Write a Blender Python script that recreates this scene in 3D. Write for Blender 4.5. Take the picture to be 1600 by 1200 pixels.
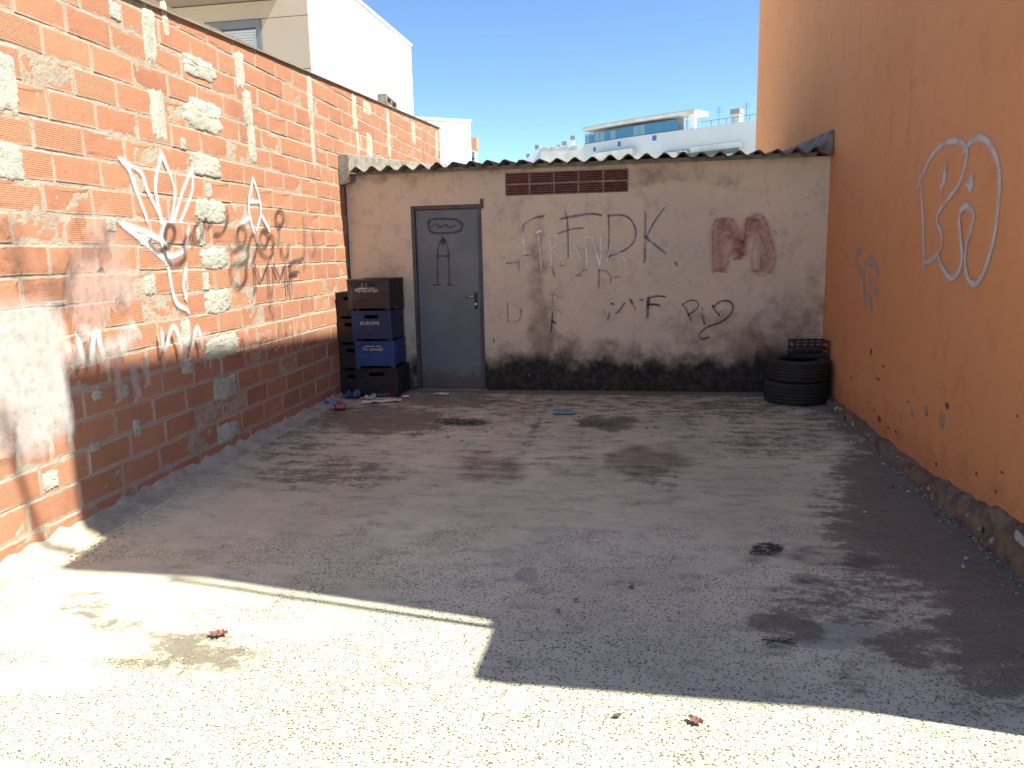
import bpy, bmesh, math, random
import numpy as np
from mathutils import Vector, Matrix, noise

random.seed(7)
S = bpy.context.scene
for o in list(bpy.data.objects):
    bpy.data.objects.remove(o)
COL = S.collection

# ------------------------------------------------------------------ camera
FPX, YAW, PITCH, ROLL, CAMH = 1210.47, -0.17829, 0.16988, -0.02210, 1.5676
def cam_axes():
    cy, sy, cp, sp = math.cos(YAW), math.sin(YAW), math.cos(PITCH), math.sin(PITCH)
    fwd = Vector((sy*cp, cy*cp, -sp)); right = Vector((cy, -sy, 0)); up = right.cross(fwd)
    c, s = math.cos(ROLL), math.sin(ROLL)
    return c*right + s*up, -s*right + c*up, fwd
RIGHT, UP, FWD = cam_axes()
CAM = Vector((0, 0, CAMH))
cd = bpy.data.cameras.new('camera'); cam = bpy.data.objects.new('camera', cd); COL.objects.link(cam)
cd.sensor_fit = 'HORIZONTAL'; cd.sensor_width = 36.0; cd.lens = 36.0*FPX/1600.0
cd.clip_start = 0.05; cd.clip_end = 2000
cam.matrix_world = Matrix(((RIGHT.x, UP.x, -FWD.x, CAM.x), (RIGHT.y, UP.y, -FWD.y, CAM.y),
                           (RIGHT.z, UP.z, -FWD.z, CAM.z), (0, 0, 0, 1)))
S.camera = cam

# ------------------------------------------------------------------ sky, sun, exposure
SUN = Vector((1.0, -0.16, 1.40)).normalized()
W = bpy.data.worlds.new('World'); S.world = W; W.use_nodes = True
wn = W.node_tree; wn.nodes.clear()
sky = wn.nodes.new('ShaderNodeTexSky'); sky.sky_type = 'NISHITA'; sky.sun_disc = False
sky.sun_elevation = math.asin(SUN.z); sky.sun_rotation = math.atan2(SUN.x, SUN.y)
sky.air_density = 0.65; sky.dust_density = 0.05; sky.ozone_density = 1.3; sky.altitude = 300
bg = wn.nodes.new('ShaderNodeBackground'); bg.inputs[1].default_value = 0.067
wo = wn.nodes.new('ShaderNodeOutputWorld')
bal = wn.nodes.new('ShaderNodeVectorMath'); bal.operation = 'MULTIPLY'; bal.inputs[1].default_value = (0.71, 0.835, 0.88)   # daylight white balance
wn.links.new(sky.outputs[0], bal.inputs[0]); wn.links.new(bal.outputs[0], bg.inputs[0]); wn.links.new(bg.outputs[0], wo.inputs[0])
sl = bpy.data.lights.new('sun', 'SUN'); sl.energy = 2.45; sl.angle = math.radians(0.53); sl.color = (1.0, 0.985, 0.86)
so = bpy.data.objects.new('sun', sl); COL.objects.link(so); so.location = (20, -3, 21)
so.rotation_euler = SUN.to_track_quat('Z', 'Y').to_euler()
S.view_settings.view_transform = 'Standard'; S.view_settings.look = 'None'
S.view_settings.gamma = 1.0; S.view_settings.use_curve_mapping = False
S.view_settings.exposure = 2.17
S.render.engine = 'CYCLES'

# ------------------------------------------------------------------ geometry helpers
def ray(u, v):
    return ((u-800)/FPX*RIGHT - (v-600)/FPX*UP + FWD).normalized()
def on_plane(u, v, n, c):
    d = ray(u, v); n = Vector(n)
    return CAM + d*((c - n.dot(CAM))/n.dot(d))
def project(p):
    v = Vector(p) - CAM; z = v.dot(FWD)
    return 800 + FPX*v.dot(RIGHT)/z, 600 - FPX*v.dot(UP)/z, z
AL = -0.041; XL5 = -3.29; XR = 1.80; YB = 8.60     # left wall line, right wall, shed front
def on_left(u, v): return on_plane(u, v, (1, -AL, 0), XL5 - 5*AL)
def on_ground(u, v): return on_plane(u, v, (0, 0, 1), 0)
def on_shed(u, v): return on_plane(u, v, (0, 1, 0), YB)
def on_right(u, v): return on_plane(u, v, (1, 0, 0), XR)
def at_y(u, v, y): return on_plane(u, v, (0, 1, 0), y)
LK = math.sqrt(1 + AL*AL)
def wall_s(p): return (p.y - 5)*LK                 # distance along the left wall
def fb(x, y=0., z=0., o=4): return noise.fractal(Vector((x, y, z)), 1.0, 2.0, o)

def tag(o, label=None, cat=None, group=None, kind=None):
    if label: o['label'] = label
    if cat: o['category'] = cat
    if group: o['group'] = group
    if kind: o['kind'] = kind
    return o
def empty(name, loc=(0, 0, 0), rz=0.0, parent=None):
    o = bpy.data.objects.new(name, None); COL.objects.link(o); o.location = loc; o.rotation_euler = (0, 0, rz)
    o.empty_display_size = 0.1
    if parent: o.parent = parent
    return o
def link(name, me, parent=None, loc=None, rot=None, scale=None):
    o = bpy.data.objects.new(name, me); COL.objects.link(o)
    if parent: o.parent = parent
    if loc is not None: o.location = loc
    if rot is not None: o.rotation_euler = rot
    if scale is not None: o.scale = scale
    return o

class MB:
    def __init__(s): s.v = []; s.f = []; s.uv = {}; s.attr = {}
    def box(s, x0, x1, y0, y1, z0, z1):
        b = len(s.v)
        s.v += [(x0,y0,z0),(x1,y0,z0),(x1,y1,z0),(x0,y1,z0),(x0,y0,z1),(x1,y0,z1),(x1,y1,z1),(x0,y1,z1)]
        s.f += [tuple(b+i for i in q) for q in ((0,3,2,1),(4,5,6,7),(0,1,5,4),(1,2,6,5),(2,3,7,6),(3,0,4,7))]
        return s
    def poly(s, pts):
        b = len(s.v); s.v += [tuple(p) for p in pts]; s.f.append(tuple(range(b, b+len(pts)))); return s
    def prism(s, pts, d):
        """closed outline pts (list of 3d) swept by vector d"""
        b = len(s.v); n = len(pts); d = Vector(d)
        s.v += [tuple(p) for p in pts] + [tuple(Vector(p)+d) for p in pts]
        s.f.append(tuple(range(b+n-1, b-1, -1))); s.f.append(tuple(range(b+n, b+2*n)))
        for i in range(n):
            j = (i+1) % n; s.f.append((b+i, b+j, b+n+j, b+n+i))
        return s
    def tube(s, p0, p1, r, n=10, r1=None):
        p0, p1 = Vector(p0), Vector(p1); d = (p1-p0).normalized()
        a = d.orthogonal().normalized(); c = d.cross(a); r1 = r if r1 is None else r1
        b = len(s.v)
        for (p, q) in ((p0, r), (p1, r1)):
            for i in range(n):
                t = 2*math.pi*i/n; s.v.append(tuple(p + q*(math.cos(t)*a + math.sin(t)*c)))
        for i in range(n):
            j = (i+1) % n; s.f.append((b+i, b+j, b+n+j, b+n+i))
        s.f.append(tuple(range(b+n-1, b-1, -1))); s.f.append(tuple(range(b+n, b+2*n)))
        return s
    def lathe(s, prof, n=48, c=(0, 0, 0)):
        b = len(s.v); m = len(prof)
        for i in range(n):
            t = 2*math.pi*i/n
            for (r, z) in prof: s.v.append((c[0]+r*math.cos(t), c[1]+r*math.sin(t), c[2]+z))
        for i in range(n):
            j = (i+1) % n
            for k in range(m-1): s.f.append((b+i*m+k, b+j*m+k, b+j*m+k+1, b+i*m+k+1))
        return s
    def grid(s, fn, nu, nv, flip=False):
        b = len(s.v)
        for i in range(nu+1):
            for j in range(nv+1): s.v.append(tuple(fn(i/nu, j/nv)))
        for i in range(nu):
            for j in range(nv):
                q = (b+i*(nv+1)+j, b+(i+1)*(nv+1)+j, b+(i+1)*(nv+1)+j+1, b+i*(nv+1)+j+1)
                s.f.append(q[::-1] if flip else q)
        return s
    def mesh(s, name, mat=None, smooth=False, bevel=0):
        me = bpy.data.meshes.new(name); me.from_pydata(s.v, [], s.f)
        for k, vals in s.attr.items():
            a = me.attributes.new(k, 'FLOAT', 'POINT'); a.data.foreach_set('value', [float(x) for x in vals])
        if s.uv:
            ul = me.uv_layers.new(name='UVMap')
            for l in me.loops: ul.data[l.index].uv = s.uv[l.vertex_index]
        if bevel:
            bm = bmesh.new(); bm.from_mesh(me)
            es = [e for e in bm.edges if len(e.link_faces) == 2 and e.calc_face_angle(0) > 0.5]
            bmesh.ops.bevel(bm, geom=es, offset=bevel, segments=2, affect='EDGES', profile=0.6, clamp_overlap=True)
            bm.to_mesh(me); bm.free()
        if mat: me.materials.append(mat)
        if smooth:
            me.polygons.foreach_set('use_smooth', [True]*len(me.polygons))
        me.update(); return me
    def obj(s, name, mat=None, parent=None, loc=None, rot=None, smooth=False, bevel=0):
        return link(name, s.mesh(name, mat, smooth, bevel), parent, loc, rot)

# ------------------------------------------------------------------ material helpers
class NT:
    def __init__(s, name):
        s.m = bpy.data.materials.new(name); s.m.use_nodes = True; s.t = s.m.node_tree
        s.b = s.t.nodes['Principled BSDF']; s.out = s.t.nodes['Material Output']
    def n(s, typ, ins=None, **props):
        x = s.t.nodes.new(typ)
        for k, v in props.items(): setattr(x, k, v)
        for k, v in (ins or {}).items(): s.set(x.inputs[k], v)
        return x
    def set(s, sock, v):
        if hasattr(v, 'is_output'): s.t.links.new(v, sock)
        elif isinstance(v, (tuple, list)) and len(v) == 3 and sock.type == 'RGBA': sock.default_value = (*v, 1)
        else: sock.default_value = v
    def pos(s): return s.n('ShaderNodeNewGeometry').outputs['Position']
    def scaled(s, vec, sc): return s.n('ShaderNodeVectorMath', {0: vec, 1: sc}, operation='MULTIPLY').outputs[0]
    def noise(s, vec, scale, detail=4, rough=0.55, dist=0.0):
        return s.n('ShaderNodeTexNoise', {'Vector': vec, 'Scale': scale, 'Detail': detail, 'Roughness': rough, 'Distortion': dist}).outputs['Fac']
    def ramp(s, fac, a, b, lo=0.0, hi=1.0):
        return s.n('ShaderNodeMapRange', {0: fac, 1: a, 2: b, 3: lo, 4: hi}, interpolation_type='SMOOTHSTEP').outputs[0]
    def math(s, op, a, b=0.0): return s.n('ShaderNodeMath', {0: a, 1: b}, operation=op).outputs[0]
    def mix(s, fac, a, b, mode='MIX'):
        x = s.t.nodes.new('ShaderNodeMix'); x.data_type = 'RGBA'; x.blend_type = mode
        s.set(x.inputs[0], fac); s.set(x.inputs[6], a); s.set(x.inputs[7], b); return x.outputs[2]
    def attr(s, name): return s.n('ShaderNodeAttribute', attribute_name=name).outputs['Fac']
    def bump(s, h, strength=0.5, dist=0.01, normal=None):
        d = {'Height': h, 'Strength': strength, 'Distance': dist}
        if normal is not None: d['Normal'] = normal
        return s.n('ShaderNodeBump', d).outputs[0]
    def done(s, color=None, rough=0.8, normal=None, metal=None, spec=None):
        if color is not None: s.set(s.b.inputs['Base Color'], color)
        s.set(s.b.inputs['Roughness'], rough)
        if normal is not None: s.set(s.b.inputs['Normal'], normal)
        if metal is not None: s.set(s.b.inputs['Metallic'], metal)
        if spec is not None: s.set(s.b.inputs['Specular IOR Level'], spec)
        return s.m

def m_plain(name, col, rough=0.7, var=0.25, scale=6.0, bump=0.15, metal=None, spec=None, bscale=80.0):
    t = NT(name); p = t.pos()
    f = t.noise(p, scale, 5); c2 = tuple(c*(1-var) for c in col); c3 = tuple(min(1, c*(1+var*0.6)) for c in col)
    c = t.mix(t.ramp(f, 0.3, 0.7), c2, c3)
    return t.done(c, rough, t.bump(t.noise(p, bscale, 3), bump, 0.004), metal, spec)

def m_brick():
    t = NT('fired_clay_brick'); p = t.pos()
    r = t.math('FRACT', t.math('ADD', t.n('ShaderNodeObjectInfo').outputs['Random'], t.attr('tint')))
    cr = t.n('ShaderNodeValToRGB', {'Fac': r}); e = cr.color_ramp.elements
    e[0].position = 0; e[0].color = (.375, .17, .10, 1); e[1].position = 1; e[1].color = (.45, .23, .137, 1)
    for q, c in ((.2, (.41, .195, .115)), (.4, (.44, .215, .122)), (.6, (.40, .185, .108)), (.72, (.335, .145, .088)), (.8, (.41, .19, .112))):
        x = e.new(q); x.color = (*c, 1)
    c = t.mix(t.ramp(t.noise(p, 5, 5), .3, .75), cr.outputs[0], (.43, .20, .12))
    c = t.mix(t.math('MULTIPLY', t.ramp(t.noise(p, 23, 5, .65), .50, .8), .5), c, (.27, .115, .075))
    # mortar smears dragged over the edges of the face, and pale dusting
    sm = t.math('ADD', t.math('MULTIPLY', t.attr('edge'), .62), t.math('MULTIPLY', t.noise(p, 14, 6, .7), .75))
    c = t.mix(t.ramp(sm, .80, .97, 0, .75), c, (.45, .37, .30))
    du = t.ramp(t.noise(t.scaled(p, (1, 1, 2.5)), 3.1, 7, .7), .60, .78, 0, .42)
    c = t.mix(du, c, (.52, .38, .29))
    # combed flutes along the face
    z = t.n('ShaderNodeSeparateXYZ', {0: p}).outputs[2]; y = t.n('ShaderNodeSeparateXYZ', {0: p}).outputs[1]
    tilt = t.math('MULTIPLY', t.ramp(r, .55, .6), .8)
    zz = t.math('ADD', t.math('MULTIPLY', z, 1.0), t.math('MULTIPLY', y, tilt))
    fl = t.math('SINE', t.math('MULTIPLY', zz, 560.0))
    on = t.ramp(t.math('FRACT', t.math('MULTIPLY', r, 7.3)), .35, .5, .15, 1)
    h = t.math('ADD', t.math('MULTIPLY', t.math('MULTIPLY', fl, on), .0006), t.math('MULTIPLY', t.noise(p, 60, 4), .003))
    return t.done(c, .88, t.bump(h, 1.0, 1.0), spec=.2)

def m_mortar(name='mortar', a=(.44, .37, .29), b=(.36, .28, .215), grit=1.0):
    t = NT(name); p = t.pos()
    c = t.mix(t.ramp(t.noise(p, 7, 6, .65), .35, .68), a, b)
    c = t.mix(t.ramp(t.noise(p, 38, 4), .62, .74, 0, .6), c, (.17, .16, .14))
    h = t.math('ADD', t.math('MULTIPLY', t.noise(p, 45, 6, .7), .012*grit), t.math('MULTIPLY', t.noise(p, 160, 3), .003))
    return t.done(c, .93, t.bump(h, .8, 1.0), spec=.15)

def m_plaster():
    t = NT('shed_plaster'); p = t.pos()
    n1 = t.noise(p, 1.1, 6, .6); n2 = t.noise(p, 6, 6, .65); n3 = t.noise(t.scaled(p, (5, 1, .9)), 3, 6, .65)
    c = t.mix(t.ramp(n1, .35, .68), (.72, .565, .41), (.63, .515, .385))
    c = t.mix(t.ramp(n2, .5, .75, 0, .5), c, (.34, .295, .25))
    c = t.mix(t.ramp(n3, .55, .8, 0, .4), c, (.37, .265, .19))
    c = t.mix(t.ramp(t.math('ADD', t.attr('brown'), t.math('MULTIPLY', t.math('SUBTRACT', n2, .5), .9)), .25, .95, 0, .8), c, (.21, .135, .085))
    dm = t.math('ADD', t.attr('damp'), t.math('MULTIPLY', t.math('SUBTRACT', t.noise(t.scaled(p, (1, 1, 1.0)), 3.4, 7, .68), .5), 1.5))
    dm2 = t.ramp(dm, .12, .85)
    black = t.mix(t.ramp(t.noise(p, 12, 7, .7), .4, .72), (.030, .027, .023), (.078, .066, .054))
    c = t.mix(dm2, c, black)
    fl = t.math('MULTIPLY', t.ramp(t.noise(t.scaled(p, (1, 1, .7)), 7, 6, .65), .64, .70), t.attr('low'))
    c = t.mix(fl, c, (.20, .155, .12))
    h = t.math('ADD', t.math('MULTIPLY', n2, .012), t.math('ADD', t.math('MULTIPLY', t.noise(p, 90, 3), .002), t.math('MULTIPLY', t.noise(p, 2.0, 2), .03)))
    return t.done(c, .92, t.bump(h, .7, 1.0), spec=.15)

def m_orange():
    t = NT('orange_render'); p = t.pos()
    n1 = t.noise(p, .7, 5); n2 = t.noise(p, 5, 6, .65)
    c = t.mix(t.ramp(n1, .3, .7), (.69, .30, .128), (.65, .28, .118))
    c = t.mix(t.ramp(n2, .5, .78, 0, .35), c, (.37, .13, .058))
    st = t.noise(t.scaled(p, (1, 3, .25)), 2.2, 6, .6)
    c = t.mix(t.ramp(st, .54, .78, 0, .28), c, (.44, .18, .085))
    c = t.mix(t.ramp(t.noise(t.scaled(p, (1, 2.2, .16)), 3.6, 5, .6), .60, .80, 0, .2), c, (.70, .36, .19))
    c = t.mix(t.ramp(t.noise(p, 2.3, 6, .7), .56, .72, 0, .35), c, (.66, .31, .15))
    c = t.mix(t.ramp(t.noise(p, 26, 3), .70, .78, 0, .3), c, (.34, .14, .07))
    z = t.n('ShaderNodeSeparateXYZ', {0: p}).outputs[2]
    lo = t.math('ADD', t.ramp(z, .05, .75, 1, 0), t.math('MULTIPLY', t.math('SUBTRACT', n2, .5), .9))
    c = t.mix(t.ramp(lo, .55, 1.1, 0, .28), c, (.30, .125, .065))
    h = t.math('ADD', t.math('MULTIPLY', t.noise(p, 130, 3), .003), t.math('MULTIPLY', t.noise(p, 1.6, 3), .02))
    return t.done(c, .9, t.bump(h, .6, 1.0), spec=.15)

def m_concrete():
    t = NT('yard_concrete'); p = t.pos()
    n1 = t.noise(p, 1.3, 7, .62); n2 = t.noise(t.scaled(p, (1, 2.0, 1)), 4.5, 6, .68); n3 = t.noise(p, 24, 5, .7)
    c = t.mix(t.ramp(n1, .32, .68), (.70, .66, .465), (.57, .535, .385))
    c = t.mix(t.ramp(n2, .46, .72, 0, .65), c, (.40, .365, .265))
    c = t.mix(t.ramp(t.noise(p, .55, 5, .6), .42, .62, 0, .35), c, (.38, .345, .255))
    # exposed aggregate: pale paste round dark and mid pebbles
    vo = t.n('ShaderNodeTexVoronoi', {'Vector': p, 'Scale': 88.0, 'Randomness': 1.0})
    vc = t.n('ShaderNodeSeparateColor', {0: vo.outputs['Color']})
    siz = t.math('ADD', .20, t.math('MULTIPLY', vc.outputs[1], .28))
    yy = t.n('ShaderNodeSeparateXYZ', {0: p}).outputs[1]
    c = t.mix(t.ramp(yy, 3.4, 2.5, 0, .45), c, (.43, .41, .30))  # front concrete coloured darker to offset the sunlight burning it out
    peb = t.math('MULTIPLY', t.ramp(t.math('SUBTRACT', vo.outputs['Distance'], siz), .04, -.04), t.ramp(vc.outputs[0], .18, .22))
    worn = t.ramp(t.math('ADD', t.attr('worn'), t.math('MULTIPLY', t.math('SUBTRACT', t.noise(p, 3.3, 4, .6), .5), 1.9)), .30, .66)
    pebh = peb; peb = t.math('MULTIPLY', peb, worn)
    pc = t.mix(vc.outputs[2], (.045, .044, .042), (.18, .155, .125))
    c = t.mix(t.math('MULTIPLY', peb, .85), c, pc)
    pit = t.math('MULTIPLY', t.ramp(n3, .64, .72), t.ramp(n1, .35, .55))
    c = t.mix(t.math('MULTIPLY', pit, .65), c, (.13, .12, .11))
    screed = t.ramp(t.math('ADD', t.attr('screed'), t.math('MULTIPLY', t.math('SUBTRACT', n2, .5), .8)), .42, .6)
    c = t.mix(t.math('MULTIPLY', screed, .8), c, t.mix(t.ramp(n2, .4, .7), (.62, .585, .45), (.52, .49, .385)))
    grey = t.ramp(t.math('ADD', t.attr('grey'), t.math('MULTIPLY', t.math('SUBTRACT', n2, .5), .7)), .4, .6)
    c = t.mix(t.math('MULTIPLY', grey, .75), c, (.34, .345, .295))
    rm = t.ramp(t.math('ADD', t.attr('rust'), t.math('MULTIPLY', t.math('SUBTRACT', n2, .5), 1.1)), .3, .9, 0, .6)
    c = t.mix(rm, c, (.15, .098, .07))
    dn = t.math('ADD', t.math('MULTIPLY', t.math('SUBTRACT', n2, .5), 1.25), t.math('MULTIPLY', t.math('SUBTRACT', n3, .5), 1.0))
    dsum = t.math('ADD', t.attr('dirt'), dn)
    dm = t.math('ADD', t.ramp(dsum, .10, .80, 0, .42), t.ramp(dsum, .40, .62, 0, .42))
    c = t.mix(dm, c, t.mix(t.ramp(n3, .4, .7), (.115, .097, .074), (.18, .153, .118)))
    om = t.ramp(t.math('ADD', t.attr('oil'), t.math('MULTIPLY', t.math('SUBTRACT', n3, .5), 1.0)), .4, .62, 0, .93)
    c = t.mix(om, c, (.030, .028, .026))
    h = t.math('ADD', t.math('MULTIPLY', pebh, .0012), t.math('MULTIPLY', n3, .008))
    return t.done(c, .93, t.bump(h, .9, 1.0), spec=.22)

PAINT = {}
def m_paint(name, col, op=0.95, soft=0.35, patch=0.25, halo=0.30):
    """sprayed paint: ribbon UV (x along, y across -1..1), fading to its edges"""
    if name in PAINT: return PAINT[name]
    t = NT(name); p = t.pos()
    uv = t.n('ShaderNodeUVMap', uv_map='UVMap').outputs[0]; s = t.n('ShaderNodeSeparateXYZ', {0: uv})
    a = t.math('ABSOLUTE', s.outputs[1])
    n = t.noise(p, 22, 5, .7); dens = t.ramp(t.noise(p, 7, 2), .32, .62, .62, 1)
    if soft < .5:
        core = t.ramp(t.math('ADD', a, t.math('MULTIPLY', t.math('SUBTRACT', t.noise(p, 60, 2), .5), .25)), .62, .62-soft*.95, 0, 1)
        fall = t.math('MULTIPLY', t.math('MAXIMUM', core, t.ramp(a, 1.0, .15, 0, halo)), dens)
    else: fall = t.ramp(a, 1.0, 0.0, 0, 1)
    al = t.math('MULTIPLY', t.math('MULTIPLY', fall, op), t.ramp(n, .5-.3-patch*.2, .5+patch*.4+.02, 1-patch*2 if patch < .5 else 0, 1))
    t.set(t.b.inputs['Base Color'], t.mix(t.ramp(n, .3, .7), col, tuple(c*.85 for c in col)))
    t.b.inputs['Roughness'].default_value = .6; t.b.inputs['Specular IOR Level'].default_value = .2
    t.set(t.b.inputs['Alpha'], al)
    PAINT[name] = t.m; return t.m

def catmull(pts, n=6):
    if len(pts) < 3: return pts
    P = [pts[0]*2-pts[1]] + pts + [pts[-1]*2-pts[-2]]; out = []
    for i in range(1, len(P)-2):
        a, b, c, d = P[i-1:i+3]
        for k in range(n):
            t = k/n
            out.append(0.5*((2*b) + (c-a)*t + (2*a-5*b+4*c-d)*t*t + (3*b-a-3*c+d)*t**3))
    out.append(pts[-1]); return out
def ribbon(mb, pts, width, nrm, off, curve=True):
    """pts: world points on a wall; a flat band of paint lying on it"""
    pts = [Vector(p) for p in pts]
    if curve: pts = catmull(pts)
    nrm = Vector(nrm); b = len(mb.v); L = 0; n = len(pts); width *= 1.75 if width < .12 else 1.3
    d0 = (pts[1]-pts[0]).normalized(); d1 = (pts[-1]-pts[-2]).normalized()
    cap = .5 if width < .15 else .12
    pts = [pts[0]-d0*width*cap] + pts + [pts[-1]+d1*width*cap]; n += 2
    for i, q in enumerate(pts):
        t = (pts[min(i+1, n-1)]-pts[max(i-1, 0)]).normalized(); sd = nrm.cross(t)
        w = width*.5*((0.35 if cap > .2 else .8) if i in (0, n-1) else 1.0)*(1+.28*noise.noise(Vector((L*9, off*4e3, 1))))
        o = nrm*(off + 2e-5*i)
        for k, e in ((-1, -1), (0, 0), (1, 1)):
            mb.uv[len(mb.v)] = (L, e if i not in (0, n-1) else (e if e else .8)); mb.v.append(tuple(q + sd*w*k + o))
        if i: L += (q-pts[i-1]).length
    for i in range(n-1):
        for k in (0, 1):
            a = b+i*3+k; mb.f.append((a, a+3, a+4, a+1))
def graffiti(strokes, plane, nrm, parent, label, base=0.003, name='graffiti', sub=True):
    """strokes grouped by paint: {material: [(width_m, [(u,v)...], curve)]} traced on the wall's surface"""
    k = 0
    if sub:
        parent = empty(name, (0, 0, 0), 0, parent); tag(parent, label)
        parent.matrix_parent_inverse = parent.parent.matrix_world.inverted()
    for mat, ss in strokes.items():
        for st in ss:
            mb = MB(); w, pp = st[0], st[1]
            ribbon(mb, [plane(*q) for q in pp], w, nrm, base + k*0.00025, st[2] if len(st) > 2 else True); k += 1
            o = mb.obj('paint_stroke', mat); o.parent = parent
            if not sub: o.matrix_parent_inverse = parent.matrix_world.inverted()
def ell(cu, cv, ru, rv, n=12, a0=0.0, turn=1.05):
    return [(cu+ru*math.cos(a0+2*math.pi*turn*i/n), cv+rv*math.sin(a0+2*math.pi*turn*i/n)) for i in range(n+1)]
def cr(x0, y0, sc): return lambda pts: [(x0+sc*x, y0+sc*y) for x, y in pts]

MAT = dict(
    brick=m_brick(), mortar=m_mortar(), curb=m_mortar('curb_mortar', (.56, .48, .36), (.38, .32, .24), 1.0),
    patch=m_mortar('mortar_patch', (.54, .52, .43), (.37, .355, .30), 1.2),
    plaster=m_plaster(), orange=m_orange(), concrete=m_concrete(),
)
MAT['coping'] = m_plain('coping_sheet', (.46, .40, .33), .6, .25, 5)
MAT['cement'] = m_mortar('grey_cement', (.36, .34, .29), (.22, .20, .17))
MAT['roof'] = m_mortar('fibre_cement', (.27, .235, .20), (.13, .115, .10), .4)
MAT['rubble'] = m_mortar('rubble_plinth', (.27, .19, .125), (.14, .105, .08), 1.3)
t = NT('door_grey_paint'); p = t.pos(); z_ = t.n('ShaderNodeSeparateXYZ', {0: p}).outputs[2]
c = t.mix(t.ramp(t.noise(p, 2.2, 5), .3, .7), (.11, .123, .143), (.15, .168, .19))
c = t.mix(t.ramp(t.noise(t.scaled(p, (6, 1, .5)), 5, 6, .65), .58, .78, 0, .45), c, (.19, .19, .18))
c = t.mix(t.ramp(t.math('ADD', t.ramp(z_, .0, .5, .55, 0), t.noise(p, 13, 6, .7)), .82, .98, 0, .7), c, (.11, .07, .05))
c = t.mix(t.ramp(t.noise(t.scaled(p, (1, 1, 3)), 34, 4, .7), .70, .76, 0, .6), c, (.24, .235, .22))
MAT['door'] = t.done(c, .48, t.bump(t.math('ADD', t.math('MULTIPLY', t.noise(p, 2.6, 2), .035), t.math('MULTIPLY', t.noise(p, 70, 3), .001)), .5, 1.0))
MAT['frame'] = m_plain('door_frame_brown', (.085, .07, .068), .6, .3, 6)
MAT['steel'] = m_plain('steel', (.55, .55, .56), .3, .1, 20, .05, metal=1.0)
MAT['black'] = m_plain('black_plastic', (.018, .018, .020), .5, .3, 8, .05)
MAT['dark'] = m_plain('interior_shade', (.012, .010, .010), .95, .2, 8)  # near-black colour stands in for shade inside the shed
MAT['vent'] = m_plain('vent_clay', (.30, .12, .095), .85, .35, 14, .3)
MAT['white'] = m_plain('white_render', (.80, .80, .78), .85, .06, .5, .2)
MAT['cream'] = m_plain('cream_render', (.66, .65, .58), .85, .15, .8, .2)
MAT['beige'] = m_plain('beige_panel', (.60, .485, .37), .8, .07, .6, .1)
MAT['beige_dark'] = m_plain('beige_soffit', (.36, .29, .235), .85, .1, .6, .1)
MAT['greyframe'] = m_plain('grey_aluminium', (.22, .235, .27), .5, .08, 3, .03)
MAT['shutter'] = m_plain('white_shutter', (.72, .74, .74), .6, .06, 4, .03)
MAT['grout'] = m_plain('panel_joint', (.22, .18, .15), .9, .1, 5)

# ================================================================== ground
def stain_fields(x, y):
    u, v, z = project((x, y, 0)); return u, v
# (centre u, v, radius u, v, amount) of marks on the slab
DIRT = [(1490,800,190,130,1.0),(1390,740,90,50,.8),(1570,960,130,150,.8),(1420,760,120,60,.45),(1235,975,62,34,.7),(1330,940,130,60,.5),(1500,900,190,110,.3),
        (600,655,130,26,.75),(450,690,90,38,.5),(700,625,120,14,.7),(1150,640,120,22,.55),(1000,625,320,14,.45),(1210,690,130,30,.5),(950,660,52,12,.85),
        (1020,740,60,30,.45),(520,740,130,30,.55),(420,735,60,18,.4),(620,730,50,16,.3),(880,690,50,10,.3),(1110,765,60,12,.3),(1180,745,90,14,.2),
        (1450,1010,120,40,.6),(760,720,70,34,.4),(990,800,140,14,.16),(140,948,60,20,.55),(180,985,70,16,.5),(300,1020,120,36,.6),(190,1038,26,12,.45),
        (1250,1000,60,14,.3),(1330,1060,34,30,.4),(940,790,120,40,.14),(1080,860,110,30,.12),(40,1035,40,18,.3),(500,870,120,22,.16),(640,800,160,24,.14)]
RUST = [(1010,722,70,28,.9),(770,730,62,26,.75),(900,725,60,30,.5),(1290,662,70,26,.55),(1000,630,330,16,.55),(1200,660,150,40,.35),(1280,870,60,20,.6),
        (1350,881,34,9,.9),(1180,876,26,9,.7),(1260,905,70,22,.45),(1240,960,90,24,.35),(400,742,90,24,.45),(560,700,60,16,.35),(880,1090,60,14,.35),
        (1020,1095,50,16,.3),(760,640,130,12,.4),(1450,910,90,26,.3)]
OIL = [(730,659,44,8,.62),(742,657,26,6,.5),(935,661,50,7,.48),(985,655,26,6,.42),(1198,858,30,13,.62),(700,672,40,5,.4),(770,668,34,4,.36),(1352,880,20,6,.4),(1230,1006,20,3,.5),(985,916,9,6,.6),(903,938,10,5,.55),(872,955,14,7,.5)]
GREY = [(1305,990,100,24,.8),(1275,907,36,13,.95),(829,900,26,15,.7),(1197,860,30,14,.8),(1200,690,60,22,.4),(1200,1040,220,40,.4),(420,860,220,60,.3),(860,850,230,90,.25)]
SCREED = [(180,915,260,36,.8),(140,990,200,40,.75),(70,1060,120,30,.7),(430,985,130,18,.6),(350,1040,60,20,.4),(560,940,120,24,.35),(845,730,24,130,.35),(330,800,160,60,.5),(560,790,260,50,.35)]
def field(lst, u, v):
    w1 = 26*noise.noise(Vector((u*.018, v*.045, 1))); w2 = 9*noise.noise(Vector((u*.03, v*.06, 5)))
    r = 0.0
    for cu, cv, ru, rv, a in lst:
        d = ((u+w1*min(1, ru/50)-cu)/ru)**2 + ((v+w2*min(1, rv/20)-cv)/rv)**2
        if d < 2.2: r = max(r, a*(1 - min(1, max(0, (math.sqrt(d)-.45)/.95))**1.5))
    return r
mb = MB(); X0, X1, Y0, Y1 = -3.75, 2.0, 1.96, 8.75; NX, NY = 200, 236
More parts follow.
